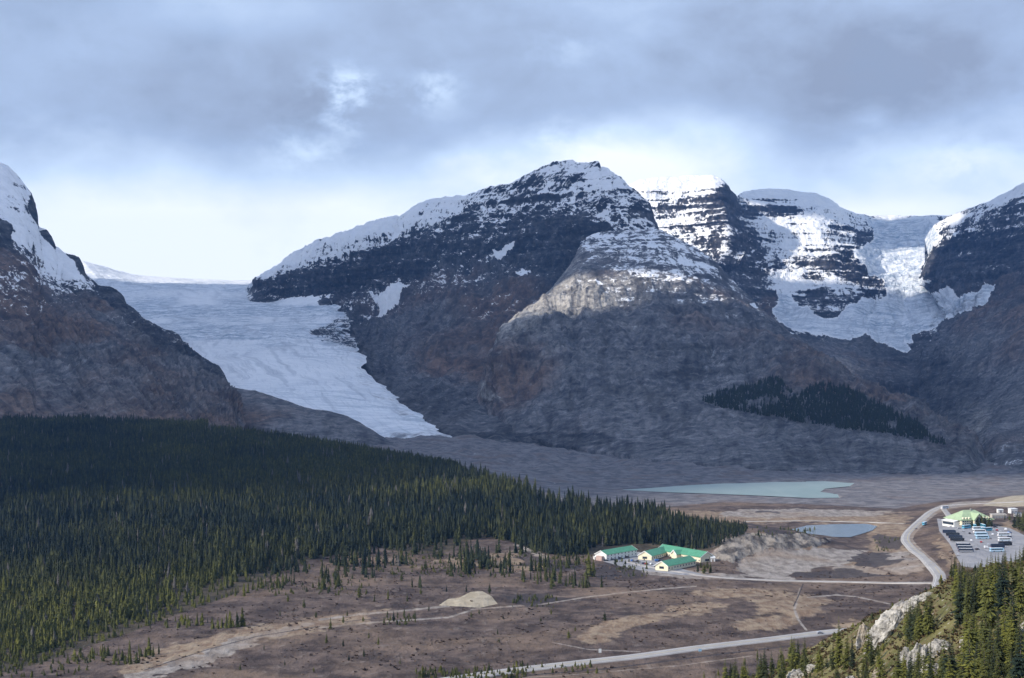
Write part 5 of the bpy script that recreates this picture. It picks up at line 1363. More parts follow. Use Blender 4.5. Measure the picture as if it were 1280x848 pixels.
# ------------------------------------------------------------------ roads
def strip(name, line, width, mat, lift, lo=650, n=6, kind='structure', pts3=None, marks=None):
    """a road laid along a traced line on the ground, with its own crown of fill under it"""
    pts = pts3 or [hit(px, py, lo, 3500, H) for px, py in line]
    # densify with Catmull-Rom in plan
    q = [Vector((p.x, p.y)) for p in pts]
    den = []
    for i in range(len(q) - 1):
        a = q[max(i - 1, 0)]; b = q[i]; c = q[i + 1]; d_ = q[min(i + 2, len(q) - 1)]
        for k in range(n):
            s_ = k / n
            den.append(.5 * ((2 * b) + (c - a) * s_ + (2 * a - 5 * b + 4 * c - d_) * s_ ** 2 + (3 * b - a - 3 * c + d_) * s_ ** 3))
    den.append(q[-1])
    xs = np.array([p.x for p in den]); ys = np.array([p.y for p in den])
    tx = np.gradient(xs); ty = np.gradient(ys); L = np.hypot(tx, ty) + 1e-9; nx, ny = -ty / L, tx / L
    zc = H(xs, ys)
    for _ in range(4): zc[1:-1] = .5 * zc[1:-1] + .25 * (zc[:-2] + zc[2:])
    cols_ = []
    sides = [(-1.0, -.9), (-.92, 0), (-.5, .03), (0, .06), (.5, .03), (.92, 0), (1.0, -.9)]
    for s_, dz_ in sides:
        cols_.append(np.stack([xs + nx * s_ * width / 2, ys + ny * s_ * width / 2, zc + lift + dz_], -1))
    co = np.stack(cols_, 1)
    me = mesh_np(name, co.reshape(-1, 3), grid_faces(len(den), len(sides)), mat)
    o = link(name, me, kind=kind)
    return o, xs, ys, zc + lift, nx, ny


def road_mat(name, a, b):
    m, t, bs = material(name)
    pos = t.n('ShaderNodeNewGeometry').outputs['Position']
    n = t.noise(pos, 1 / 14, 5, .6); f_ = t.noise(pos, 1 / 1.5, 3)
    c = t.mix(t.step(n, .3, .7), a, b)
    c = t.mix(t.mul(t.step(f_, .5, .7), .25), c, (.36, .34, .32))
    t.put(bs.inputs['Base Color'], c); bs.inputs['Roughness'].default_value = .9
    return m
ASPHALT = road_mat('worn_pale_asphalt', (.29, .275, .262), (.37, .352, .335))
GRAVEL = road_mat('gravel_track', (.30, .275, .25), (.42, .39, .36))
PAINT_Y = simple('yellow_line_paint', (.62, .47, .10), .7)
PAINT_W = simple('white_line_paint', (.72, .72, .70), .7)
hp = [hit(px, py) for px, py in HIGHWAY]
up = [hit(px, py) for px, py in ROAD_UP]
mid_ = [hit(1085, 784.5), hit(1130, 774), hit(1162, 756)]      # hidden by the hillside from the viewpoint
road, rx, ry, rz, rnx, rny = strip('highway', None, 13.0, ASPHALT, .35, pts3=hp + mid_ + up, n=8)
def line_marks(name, off, wd, mat, dash=None):
    V = []; Fc = []
    seg = np.hypot(np.diff(rx), np.diff(ry)); cum = np.concatenate([[0], np.cumsum(seg)])
    tot = cum[-1]; s_ = 0.0
    step_ = dash[0] + dash[1] if dash else 12.0; ln = dash[0] if dash else 12.0
    while s_ < tot - ln:
        b = len(V)
        for e in (s_, s_ + ln):
            x_, y_, z_, nx_, ny_ = (np.interp(e, cum, arr) for arr in (rx, ry, rz, rnx, rny))
            for w_ in (-wd / 2, wd / 2):
                V.append((x_ + nx_ * (off + w_), y_ + ny_ * (off + w_), z_ + .066 - abs(off) * .009))
        Fc.append((b, b + 1, b + 3, b + 2)); s_ += step_
    link(name, mesh_np(name, np.array(V), np.array(Fc), mat), kind='structure')
line_marks('road_centre_line', 0, .30, PAINT_Y)
line_marks('road_edge_line', 4.3, .22, PAINT_W)
line_marks('road_edge_line', -4.3, .22, PAINT_W)
strip('side_road', SIDE_ROAD, 7.5, GRAVEL, .25)
strip('track', [(1132, 655), (1080, 652.5), (1000, 651), (930, 652)], 6, GRAVEL, .25)
strip('track', [(786, 703), (812, 709), (845, 714.5), (872, 719)], 6, GRAVEL, .25)
strip('lot_drive', [(1179, 634.5), (1184, 640), (1189, 647), (1196, 654)], 9, ASPHALT, .22)

# ------------------------------------------------------------------ solid-modelling helper
class MB:
    def __init__(s): s.v = []; s.f = []
    def box(s, x0, x1, y0, y1, z0, z1, tz=0.0):
        b = len(s.v)
        s.v += [(x0, y0, z0), (x1, y0, z0), (x1, y1, z0), (x0, y1, z0), (x0 + tz, y0 + tz, z1), (x1 - tz, y0 + tz, z1), (x1 - tz, y1 - tz, z1), (x0 + tz, y1 - tz, z1)]
        s.f += [tuple(b + i for i in q) for q in ((0, 3, 2, 1), (4, 5, 6, 7), (0, 1, 5, 4), (1, 2, 6, 5), (2, 3, 7, 6), (3, 0, 4, 7))]
        return s
    def prism(s, prof, y0, y1):
        """profile of (x, z) points pushed along y"""
        b = len(s.v); n = len(prof)
        s.v += [(x, y0, z) for x, z in prof] + [(x, y1, z) for x, z in prof]
        s.f.append(tuple(b + i for i in range(n))); s.f.append(tuple(b + n + i for i in reversed(range(n))))
        s.f += [(b + i, b + n + i, b + n + (i + 1) % n, b + (i + 1) % n) for i in range(n)]
        return s
    def prismx(s, prof, x0, x1):
        """profile of (y, z) points pushed along x"""
        b = len(s.v); n = len(prof)
        s.v += [(x0, y, z) for y, z in prof] + [(x1, y, z) for y, z in prof]
        s.f.append(tuple(b + n - 1 - i for i in range(n))); s.f.append(tuple(b + n + i for i in range(n)))
        s.f += [(b + (i + 1) % n, b + n + (i + 1) % n, b + n + i, b + i) for i in range(n)]
        return s
    def cyl_y(s, cx, cz, r, y0, y1, n=14):
        return s.prism([(cx + r * math.cos(6.2832 * i / n), cz + r * math.sin(6.2832 * i / n)) for i in range(n)], y0, y1)
    def cyl_z(s, cx, cy, r, z0, z1, n=10):
        b = len(s.v)
        for z in (z0, z1): s.v += [(cx + r * math.cos(6.2832 * i / n), cy + r * math.sin(6.2832 * i / n), z) for i in range(n)]
        s.f += [tuple(b + n - 1 - i for i in range(n)), tuple(b + n + i for i in range(n))]
        s.f += [(b + i, b + (i + 1) % n, b + n + (i + 1) % n, b + n + i) for i in range(n)]
        return s
    def mesh(s, name, mat, bevel=0.0):
        me = bpy.data.meshes.new(name)
        me.from_pydata(s.v, [], s.f)
        import bmesh
        bm = bmesh.new(); bm.from_mesh(me)
        bmesh.ops.recalc_face_normals(bm, faces=bm.faces)
        if bevel:
            bmesh.ops.bevel(bm, geom=list(bm.edges), offset=bevel, segments=1, affect='EDGES', clamp_overlap=True)
        bm.to_mesh(me); bm.free()
        if mat: me.materials.append(mat)
        return me
    def build(s, name, mat, parent=None, bevel=0.0): return link(name, s.mesh(name, mat, bevel), parent)


def thing(name, label, cat, loc, rz=0, group=None):
    o = bpy.data.objects.new(name, None); COL.objects.link(o)
    o.location = loc; o.rotation_euler = (0, 0, rz)
    return tag(o, label, cat, group)


GLASS = simple('dark_window_glass', (.03, .04, .055), .12, .1, .5, 0, .6)
WALL_C = simple('cream_siding', (.74, .68, .50), .8, .08, .4)
WALL_W = simple('white_siding', (.76, .75, .72), .8, .06, .4)
WALL_B = simple('beige_panel', (.50, .46, .40), .8, .08, .4)
ROOF_G = simple('green_metal_roof', (.080, .28, .165), .5, .12, .35, 0, .4)
ROOF_L = simple('pale_green_metal_roof', (.36, .46, .27), .5, .10, .2, 0, .4)
TRIM = simple('white_trim', (.80, .80, .77), .6, .04)
WOODB = simple('brown_timber', (.16, .10, .06), .8, .2, 1.0)
STONE = simple('grey_stone_base', (.25, .24, .23), .9, .25, .8)
TYRE = simple('tyre_rubber', (.02, .02, .02), .9)
STEEL = simple('grey_steel', (.35, .36, .38), .4, .06, .5, .6)
LAMPW = simple('clear_lamp', (.80, .80, .78), .2, .02)
LAMPR = simple('red_lamp', (.45, .03, .02), .3, .02)


def windows_along(par, L, side_y, nrm, z0, hgt, w_, n, x0=None, x1=None, door_at=None):
    xs_ = np.linspace(x0 if x0 is not None else -L / 2 + 2.2, x1 if x1 is not None else L / 2 - 2.2, n)
    for i, x_ in enumerate(xs_):
        a, b = (side_y - .02, side_y + .06) if nrm > 0 else (side_y - .06, side_y + .02)
        if door_at is not None and i in door_at:
            dr = MB().box(x_ - .55, x_ + .55, a, b, .15, 2.25).build('door', WOODB, par)
            MB().box(x_ + .32, x_ + .42, a - .05, b + .05, 1.05, 1.12).build('handle', STEEL, dr)
            continue
        fr = MB()
        for (p0, p1, q0, q1) in ((x_ - w_ / 2 - .1, x_ + w_ / 2 + .1, z0 - .1, z0), (x_ - w_ / 2 - .1, x_ + w_ / 2 + .1, z0 + hgt, z0 + hgt + .1), (x_ - w_ / 2 - .1, x_ - w_ / 2, z0, z0 + hgt), (x_ + w_ / 2, x_ + w_ / 2 + .1, z0, z0 + hgt)):
            fr.box(p0, p1, a - .03, b + .03, q0, q1)
        wn = fr.build('window', TRIM, par)
        MB().box(x_ - w_ / 2, x_ + w_ / 2, a, b, z0, z0 + hgt).build('pane', GLASS, wn)


def gable_wing(par, L, W, eave, ridge, wallm, roofm, over=.7, hip_end=False, bargeboard=True, low=-1.2):
    """one wing with its ridge along x, centred on the origin of par"""
    MB().prismx([(-W / 2, low), (W / 2, low), (W / 2, eave), (0, ridge - .25), (-W / 2, eave)], -L / 2, L / 2).build('wall', wallm, par)
    h = W / 2 + over; k = (ridge - eave) / (W / 2); ez = ridge - k * h
    rf = MB()
    e = L / 2 + over
    rr = ridge
    prof = [(-h, ez), (0, rr), (h, ez), (h, ez + .22), (0, rr + .25), (-h, ez + .22)]
    rf.prismx(prof, -e, e)
    roof = rf.build('roof', roofm, par)
    seams = MB()
    for x_ in np.arange(-e + 1, e, 1.6):
        seams.prismx([(-h, ez + .22), (0, rr + .25), (h, ez + .22), (h, ez + .29), (0, rr + .32), (-h, ez + .29)], x_ - .05, x_ + .05)
    seams.build('roof_seams', roofm, roof)
    if bargeboard:
        for sx in (-1, 1):
            MB().prismx([(-h, ez - .35), (0, rr - .30), (h, ez - .35), (h, ez + .3), (0, rr + .33), (-h, ez + .3)], sx * e - .08, sx * e + .12 if sx > 0 else sx * e + .08).build('gable_trim', TRIM, par)
    return roof


def wing_frame(root, p0, p1, z):
    """an axis along p0-p1 expressed in root's space; returns a function that maps a wing's parts into root"""
    d_ = Vector((p1.x - p0.x, p1.y - p0.y)); return (p0.x + p1.x) / 2, (p0.y + p1.y) / 2, math.atan2(d_.y, d_.x), d_.length


def bake(root, objs_before, cx, cy, ang):
    """move the parts just made under root to a wing's place (sub-parts follow their part)"""
    M_ = Matrix.Translation((cx - root.location.x, cy - root.location.y, 0)) @ Matrix.Rotation(ang, 4, 'Z')
    for o in list(COL.objects):
        if o.name not in objs_before and o.type == 'MESH':
            o.data.transform(M_)


def names(): return {o.name for o in COL.objects}

# -- the U-shaped inn with green roofs
c_ = hit(845, 703); ZI = c_.z
inn = thing('inn', 'cream U-shaped inn with three green-roofed wings at the forest edge', 'hotel', (c_.x, c_.y, ZI))
A0, A1 = hit(806, 700), hit(831, 692.5); B0, B1 = hit(829, 692), hit(884, 702.5); C0, C1 = hit(827, 713.5), hit(862, 706)
for q0, q1, W_, ev, rd, dn in ((A0, A1, 13, 4.0, 7.8, (2, 6)), (B0, B1, 14, 5.0, 9.2, (3, 8)), (C0, C1, 12, 3.8, 7.4, (1,))):
    cx, cy, an, L_ = wing_frame(inn, q0, q1, ZI)
    bf = names()
    gable_wing(inn, L_, W_, ev, rd, WALL_C, ROOF_G)
    nw = max(5, int(L_ / 4.5))
    windows_along(inn, L_, -W_ / 2, -1, 1.1, 1.4, 1.5, nw, door_at=dn)
    windows_along(inn, L_, W_ / 2, 1, 1.1, 1.4, 1.5, nw)
    for sx in (-1, 1):   # gable windows
        g = MB().box(sx * L_ / 2 - .05, sx * L_ / 2 + .05, -2.2, 2.2, 1.0, 3.0).build('gable_window', GLASS, inn)
    MB().prismx([(-.55, rd - 2.2), (.55, rd - 2.2), (.55, rd + 1.0), (-.55, rd + 1.0)], L_ * .22 - .5, L_ * .22 + .5).build('chimney', STONE, inn)
    if q0 is B0:        # the white entrance gable half way along the back wing
        MB().prism([(-4, 0), (4, 0), (4, 4.6), (0, 7.6), (-4, 4.6)], -W_ / 2 - 4.5, -W_ / 2 + .1).build('entrance_porch', WALL_C, inn)
        MB().prism([(-4.7, 4.1), (0, 7.65), (4.7, 4.1), (4.7, 4.5), (0, 8.1), (-4.7, 4.5)], -W_ / 2 - 5.2, 0).build('porch_roof', ROOF_G, inn)
        MB().prism([(-4.9, 3.7), (0, 7.3), (4.9, 3.7), (4.9, 4.7), (0, 8.3), (-4.9, 4.7)], -W_ / 2 - 5.5, -W_ / 2 - 5.2).build('porch_trim', TRIM, inn)
    bake(inn, bf, cx, cy, an)

# -- the long white lodge left of it
L0, L1 = hit(751, 700.5), hit(789, 694)
cx, cy, an, L_ = wing_frame(None, L0, L1, 0)
zl = float(H([cx], [cy])[0])
lodge = thing('lodge', 'long white two-storey lodge with green roof left of the inn', 'building', (cx, cy, zl), an)
gable_wing(lodge, L_, 12, 5.4, 8.4, WALL_W, ROOF_G)
windows_along(lodge, L_, -6, -1, 1.0, 1.3, 1.3, 9, door_at=(2, 6)); windows_along(lodge, L_, -6, -1, 3.6, 1.2, 1.3, 9)
windows_along(lodge, L_, 6, 1, 1.0, 1.3, 1.3, 9)
MB().box(-L_ / 2 - 3.2, -L_ / 2 - .3, -3, 3, -1, 4.0).build('stair_annex', simple('pink_grey_board', (.50, .36, .32), .8), lodge)

# -- hut and small boxes by the inn
def hut(px, py, w_, d_, h_, label, wallm, roofm, rz=0.1):
    p = hit(px, py)
    o = thing('hut', label, 'hut', (p.x, p.y, p.z), rz)
    MB().box(-w_ / 2, w_ / 2, -d_ / 2, d_ / 2, -.6, h_).build('wall', wallm, o)
    MB().prismx([(-d_ / 2 - .3, h_), (0, h_ + .9), (d_ / 2 + .3, h_), (d_ / 2 + .3, h_ + .12), (0, h_ + 1.05), (-d_ / 2 - .3, h_ + .12)], -w_ / 2 - .3, w_ / 2 + .3).build('roof', roofm, o)
    dr = MB().box(-.5, .5, -d_ / 2 - .06, -d_ / 2 + .02, 0, 2.1).build('door', WOODB, o)
    MB().box(.3, .4, -d_ / 2 - .12, -d_ / 2 - .04, 1.0, 1.08).build('handle', STEEL, dr)
hut(890.5, 702, 4.0, 3.5, 3.4, 'small white hut at the right end of the inn', WALL_W, TRIM)
hut(745.5, 699.5, 5.0, 3.0, 2.2, 'low white hut left of the long lodge', WALL_W, TRIM, .4)

# -- the visitor centre with its pale green hipped roof
vc = hit(1219, 657.5)
vis = thing('visitor_centre', 'large visitor centre with pale green hipped roof above the parking lot', 'building', (vc.x, vc.y, vc.z), math.radians(16))
vis.scale = (.86, .86, .86)
def hip(mb, x0, x1, y0, y1, z0, z1, inset):
    b = len(mb.v)
    ym = (y0 + y1) / 2
    mb.v += [(x0, y0, z0), (x1, y0, z0), (x1, y1, z0), (x0, y1, z0), (x0 + inset, ym, z1), (x1 - inset, ym, z1), (x0, y0, z0 - .4), (x1, y0, z0 - .4), (x1, y1, z0 - .4), (x0, y1, z0 - .4)]
    mb.f += [tuple(b + i for i in q) for q in ((0, 1, 5, 4), (1, 2, 5), (2, 3, 4, 5), (3, 0, 4), (6, 7, 1, 0), (7, 8, 2, 1), (8, 9, 3, 2), (9, 6, 0, 3), (9, 8, 7, 6))]
MB().box(-20, 21, -3, 30, -1.5, 7.2).build('wall', WALL_C, vis)
MB().box(-20.4, 21.4, -3.4, 30.4, -1.6, 1.4).build('stone_base', STONE, vis)
r_ = MB(); hip(r_, -22, 23, -5, 32, 7.4, 17.5, 15); vroof = r_.build('roof', ROOF_L, vis)
MB().prism([(-7, 7.0), (0, 14.6), (7, 7.0), (7, 7.5), (0, 15.2), (-7, 7.5)], -8.5, 12).build('entrance_roof', ROOF_L, vis)
MB().prism([(-6, -1), (6, -1), (6, 7.0), (0, 13.6), (-6, 7.0)], -7.4, -2.9).build('entrance_gable', WALL_C, vis)
gw = MB().prism([(-4.5, 1.2), (4.5, 1.2), (4.5, 6.6), (0, 11.4), (-4.5, 6.6)], -7.6, -7.35).build('entrance_window', GLASS, vis)
MB().box(-.15, .15, -7.75, -7.55, 1.2, 11).box(-4.4, 4.4, -7.75, -7.55, 4, 4.25).build('mullion', TRIM, gw)
for i, x_ in enumerate((-18, -15, -12, -9, 9, 12, 15, 18)):
    for z_ in (2.2, 4.9):
        w_ = MB().box(x_ - 1.1, x_ + 1.1, -3.12, -2.95, z_, z_ + 1.6).build('window', TRIM, vis)
        MB().box(x_ - .95, x_ + .95, -3.18, -3.05, z_ + .15, z_ + 1.45).build('pane', GLASS, w_)
for x_ in (-17.5, -13.5, -9.5, 9.5, 13.5, 17.5):       # dormers in the front slope
    dm = MB().prism([(x_ - 1.2, 8.0), (x_ + 1.2, 8.0), (x_ + 1.2, 9.3), (x_, 10.3), (x_ - 1.2, 9.3)], -3.6, 2.6).build('dormer', WALL_C, vis)
    MB().box(x_ - .8, x_ + .8, -3.7, -3.55, 8.2, 9.2).build('pane', GLASS, dm)
for y_ in (2, 7, 12, 17, 22, 27):
    for z_ in (2.2, 4.9):
        w_ = MB().box(-20.12, -19.95, y_ - 1.1, y_ + 1.1, z_, z_ + 1.6).build('window', TRIM, vis)
        MB().box(-20.18, -20.05, y_ - .95, y_ + .95, z_ + .15, z_ + 1.45).build('pane', GLASS, w_)
MB().box(2, 4, 12, 14, 12, 19.2).build('chimney', STONE, vis)
MB().box(-27, -20.2, 2, 26, -1.5, 5.2).build('side_gallery', WALL_W, vis)
MB().prism([(-28, 5.0), (-20, 6.8), (-20, 7.1), (-28, 5.4)], 1, 27).build('gallery_roof', TRIM, vis)
MB().box(-27.08, -26.95, 3, 25, 1.2, 4.2).build('gallery_glass', GLASS, vis)

# -- sheds behind the visitor centre
def shed(px, py, L_, W_, h_, rz, label, wallm, roofm, nd):
    p = hit(px, py)
    o = thing('shed', label, 'shed', (p.x, p.y, p.z), rz)
    MB().box(-L_ / 2, L_ / 2, -W_ / 2, W_ / 2, -1, h_).build('wall', wallm, o)
    MB().prismx([(-W_ / 2 - .4, h_), (W_ / 2 + .4, h_ + .5), (W_ / 2 + .4, h_ + .75), (-W_ / 2 - .4, h_ + .25)], -L_ / 2 - .4, L_ / 2 + .4).build('roof', roofm, o)
    for i in range(nd):
        x_ = -L_ / 2 + (i + .5) * L_ / nd
        d_ = MB().box(x_ - 1.2, x_ + 1.2, -W_ / 2 - .08, -W_ / 2 + .02, .1, min(2.6, h_ - .3)).build('door', STEEL, o)
        MB().box(x_ - .2, x_ + .2, -W_ / 2 - .14, -W_ / 2 - .06, .5, .6).build('handle', TYRE, d_)
shed(1248, 648, 16, 6, 4.0, .05, 'long beige shed right of the visitor centre', WALL_B, WALL_B, 5)
shed(1266, 641.5, 8, 6, 4.6, .2, 'white shed behind the beige shed by the sand bank', WALL_W, TRIM, 2)
shed(1272, 646, 7, 5, 3.4, -.1, 'smaller white shed among the trees at the right photo edge', WALL_W, STEEL, 2)
shed(1250, 641, 6, 4, 3.2, .1, 'small white shed left of the larger white one', WALL_W, TRIM, 1)

# ------------------------------------------------------------------ coaches and cars
def wheel(par, x_, y_, r, w_):
    t_ = MB().cyl_y(x_, r, r, y_ - w_ / 2, y_ + w_ / 2, 16).build('wheel', TYRE, par)
    s_ = -1 if y_ < 0 else 1
    MB().cyl_y(x_, r, r * .55, y_ + s_ * w_ / 2 - .02, y_ + s_ * (w_ / 2 + .03), 10).build('rim', STEEL, t_)


def make_coach(body, roofm, label, group, trim=None, L=12.2):
    o = thing('coach', label, 'coach', (0, 0, 0), 0, group)
    prof = [(-L / 2, .45), (L / 2 - .05, .42), (L / 2 + .05, 1.2), (L / 2 - .35, 3.15), (L / 2 - .7, 3.35), (-L / 2 + .25, 3.38), (-L / 2, 3.1)]
    MB().prism(prof, -1.25, 1.25).build('body', body, o, .06)
    MB().box(-L / 2 + .4, L / 2 - 1.1, -1.0, 1.0, 3.36, 3.52, .12).build('roof', roofm, o)
    for sy in (-1, 1):
        a, b = (sy * 1.262 - .02, sy * 1.262 + .02)
        wn = MB().box(-L / 2 + .5, L / 2 - 1.3, a, b, 1.75, 2.85).build('side_window', GLASS, o)
        p_ = MB()
        for x_ in np.linspace(-L / 2 + 1.9, L / 2 - 2.6, 6): p_.box(x_ - .05, x_ + .05, a - .012, b + .012, 1.72, 2.88)
        p_.build('pillar', body, wn)
    ws = MB(); ws.v = [(L / 2 + .07, -1.05, 1.25), (L / 2 + .07, 1.05, 1.25), (L / 2 - .27, 1.0, 3.0), (L / 2 - .27, -1.0, 3.0), (L / 2 - .1, -1.05, 1.25), (L / 2 - .1, 1.05, 1.25), (L / 2 - .45, 1.0, 3.0), (L / 2 - .45, -1.0, 3.0)]
    ws.f = [(0, 1, 2, 3), (7, 6, 5, 4), (0, 4, 5, 1), (1, 5, 6, 2), (2, 6, 7, 3), (3, 7, 4, 0)]
    ws.build('windscreen', GLASS, o)
    MB().box(-L / 2 - .03, -L / 2 + .05, -.95, .95, 1.9, 2.8).build('rear_window', GLASS, o)
    for sy in (-1, 1):
        MB().box(L / 2 - .02, L / 2 + .06, sy * .85 - .18, sy * .85 + .18, .62, .86).build('headlight', LAMPW, o)
        MB().box(-L / 2 - .04, -L / 2 + .03, sy * .95 - .12, sy * .95 + .12, .8, 1.25).build('tail_light', LAMPR, o)
        for x_ in (L / 2 - 2.6, -L / 2 + 3.2): wheel(o, x_, sy * 1.12, .5, .3)
        MB().box(L / 2 - .15, L / 2 + .35, sy * 1.42 - .1, sy * 1.42 + .1, 2.3, 2.75).build('mirror', TYRE, o)
    if trim: MB().box(-L / 2 + .2, L / 2 - .6, -1.285, 1.285, 1.0, 1.35).build('stripe', trim, o)
    return o


def make_car(body, label, group, van=False):
    o = thing('car' if not van else 'van', label, 'car' if not van else 'van', (0, 0, 0), 0, group)
    if van:
        prof = [(-2.6, .35), (2.6, .35), (2.65, .95), (2.0, 1.2), (1.45, 2.1), (-2.5, 2.2), (-2.65, 1.9)]
        gl = [(1.95, 1.24), (1.50, 1.98), (.7, 2.0), (.7, 1.24)]
    else:
        prof = [(-2.15, .32), (2.15, .32), (2.2, .72), (1.15, .95), (.55, 1.42), (-1.15, 1.48), (-1.95, 1.0), (-2.2, .92)]
        gl = [(1.02, .98), (.52, 1.36), (-1.1, 1.40), (-1.75, 1.0)]
    MB().prism(prof, -.88, .88).build('body', body, o, .05)
    for sy in (-1, 1):
        MB().prism(gl, sy * .885 - .015, sy * .885 + .015).build('side_window', GLASS, o)
        MB().box(prof[2][0] - .12, prof[2][0] + .02, sy * .62 - .16, sy * .62 + .16, .55, .72).build('headlight', LAMPW, o)
        MB().box(prof[-1][0] - .02, prof[-1][0] + .1, sy * .66 - .1, sy * .66 + .1, .7, .9).build('tail_light', LAMPR, o)
        for x_ in (1.35, -1.35): wheel(o, x_, sy * .80, .33, .22)
    fx = [(prof[3][0], prof[3][1]), (prof[4][0], prof[4][1])]
    w_ = MB(); (ax, az), (bx_, bz) = fx
    w_.v = [(ax + .02, -.72, az + .02), (ax + .02, .72, az + .02), (bx_ + .04, .66, bz - .03), (bx_ + .04, -.66, bz - .03), (ax - .1, -.72, az), (ax - .1, .72, az), (bx_ - .1, .66, bz - .06), (bx_ - .1, -.66, bz - .06)]
    w_.f = [(0, 1, 2, 3), (7, 6, 5, 4), (0, 4, 5, 1), (1, 5, 6, 2), (2, 6, 7, 3), (3, 7, 4, 0)]
    w_.build('windscreen', GLASS, o)
    return o


def copy_tree(o, parent=None):
    c = o.copy(); COL.objects.link(c)
    if parent: c.parent = parent
    for ch in list(o.children): copy_tree(ch, c)
    return c


NAVY = simple('navy_paint', (.018, .030, .065), .25, .05, .5, 0, .5)
BLACKP = simple('black_paint', (.015, .017, .022), .25, .05, .5, 0, .5)
TEAL = simple('turquoise_paint', (.10, .42, .58), .3, .05, .5, 0, .5)
WHITEP = simple('white_paint', (.78, .79, .80), .3, .04, .5, 0, .5)
SILVER = simple('silver_paint', (.45, .47, .50), .3, .04, .5, .3, .5)
SKYB = simple('light_blue_paint', (.36, .60, .76), .3, .04, .5, 0, .5)
REDP = simple('red_paint', (.32, .03, .03), .3, .04, .5, 0, .5)
BLUEP = simple('blue_paint', (.05, .16, .42), .3, .04, .5, 0, .5)
GREYP = simple('grey_paint', (.16, .17, .18), .3, .04, .5, .2, .5)

CG = 'coaches on the parking lot'
kinds = {}
def coach_at(key, px, py, rz, label, road_=False):
    body, roofm, tr = {'navy': (NAVY, NAVY, None), 'navyw': (NAVY, WHITEP, WHITEP), 'black': (BLACKP, BLACKP, None), 'teal': (TEAL, WHITEP, None), 'white': (WHITEP, WHITEP, SKYB), 'sky': (SKYB, WHITEP, WHITEP)}[key]
    g = CG if not road_ else None
    if key not in kinds:
        o = make_coach(body, roofm, label, g, tr); kinds[key] = o
    else:
        o = copy_tree(kinds[key]); o['label'] = label
        if g: o['group'] = g
        elif 'group' in o.keys(): del o['group']
    p = hit(px, py)
    o.location = (p.x, p.y, p.z + (.42 if road_ else .02)); o.rotation_euler = (0, 0, math.radians(rz))
    return o
for key, px, py, rz, lab in [('navy', 1186.5, 667.0, -8, 'dark navy coach, farthest of the dark row at the left side of the lot'), ('black', 1191, 670.5, -8, 'black coach, second from the back in the dark row at the left of the lot'), ('navy', 1194.2, 673.6, -8, 'dark navy coach, third from the back in the dark row at the left'),
                             ('black', 1196.5, 676.8, -8, 'black coach nearest the camera in the dark row at the left'),
                             ('navyw', 1204, 684.0, -4, 'navy coach with white roof, farthest of the three by the lot entrance'), ('navyw', 1206, 687.3, -4, 'navy coach with white roof, middle of the three by the lot entrance'), ('navyw', 1207.5, 690.6, -4, 'navy coach with white roof, nearest of the three by the lot entrance'),
                             ('teal', 1208, 660.8, 40, 'turquoise coach at the left end of the row under the visitor centre'), ('teal', 1217, 659.2, 85, 'turquoise coach standing end-on in front of the visitor centre'), ('teal', 1228.5, 659.4, 85, 'turquoise coach end-on right of the visitor centre entrance'), ('teal', 1233, 664.0, 20, 'turquoise coach at the right end of the row in mid lot'),
                             ('white', 1223, 662.8, 8, 'white coach, farthest of the pale row in the middle of the lot'), ('white', 1224.5, 666.4, 8, 'white coach, second of the pale row in the middle of the lot'), ('sky', 1226.5, 670.2, 8, 'light blue coach, third of the pale row in mid lot'), ('sky', 1228, 674, 8, 'light blue coach nearest the camera in the pale row'),
                             ('white', 1255, 670.5, 6, 'white coach, farther of two at the right side of the lot'), ('white', 1256, 676.8, 6, 'white coach, nearer of two at the right side of the lot'), ('black', 1256.5, 682.2, 10, 'black coach partly behind the trees at the right lot edge'), ('navy', 1247, 685.0, 8, 'dark navy coach in front of the trees at the right lot edge'), ('sky', 1246, 690.0, 8, 'light blue coach nearest the trees at the right lot edge')]:
    coach_at(key, px, py, rz, lab)
coach_at('teal', 1155.5, 657.0, 62, 'turquoise coach driving on the highway bend', True)
coach_at('white', 1181, 636.5, 35, 'white coach on the highway behind the visitor centre', True)

cars = {}
def car_at(mat, px, py, rz, label, group, lift=.03, van=False):
    k = (mat.name, van)
    if k not in cars: o = make_car(mat, label, group, van); cars[k] = o
    else:
        o = copy_tree(cars[k]); o['label'] = label
        if group: o['group'] = group
        elif 'group' in o.keys(): del o['group']
    if group is None and 'group' in o.keys(): del o['group']
    p = hit(px, py); o.location = (p.x, p.y, p.z + lift); o.rotation_euler = (0, 0, math.radians(rz))
G1, G2 = 'cars parked at the inn', 'cars parked on the big lot'
for mat, px, py, rz, lab, van in [(BLUEP, 789.5, 701.8, 80, 'blue car at the left end of the inn lot', False), (GREYP, 793.5, 702.6, 80, 'grey car right of the blue one on the inn lot', False), (BLACKP, 797, 702.2, 75, 'black car in the middle of the left row at the inn', False), (NAVY, 804.5, 705.2, 60, 'dark blue car in the middle of the inn lot', False), (REDP, 808, 705.8, 60, 'dark red car in the middle of the inn lot', False),
                             (WHITEP, 814, 706.0, 60, 'white car before the left wing of the inn', False), (BLUEP, 822, 702.2, 10, 'blue van against the left wing of the inn', True), (NAVY, 826.5, 702.8, 10, 'navy van beside the blue van at the inn', True), (SILVER, 818, 708.5, 60, 'silver car near the front wing of the inn', False), (BLACKP, 757.5, 701.6, 15, 'black car before the left end of the lodge', False),
                             (GREYP, 766, 700.4, 15, 'grey car before the middle of the lodge', False), (NAVY, 775.5, 698.8, 15, 'dark blue car before the right half of the lodge', False), (BLACKP, 784, 697.4, 15, 'black car before the right end of the lodge', False)]:
    car_at(mat, px, py, rz, lab, G1, van=van)
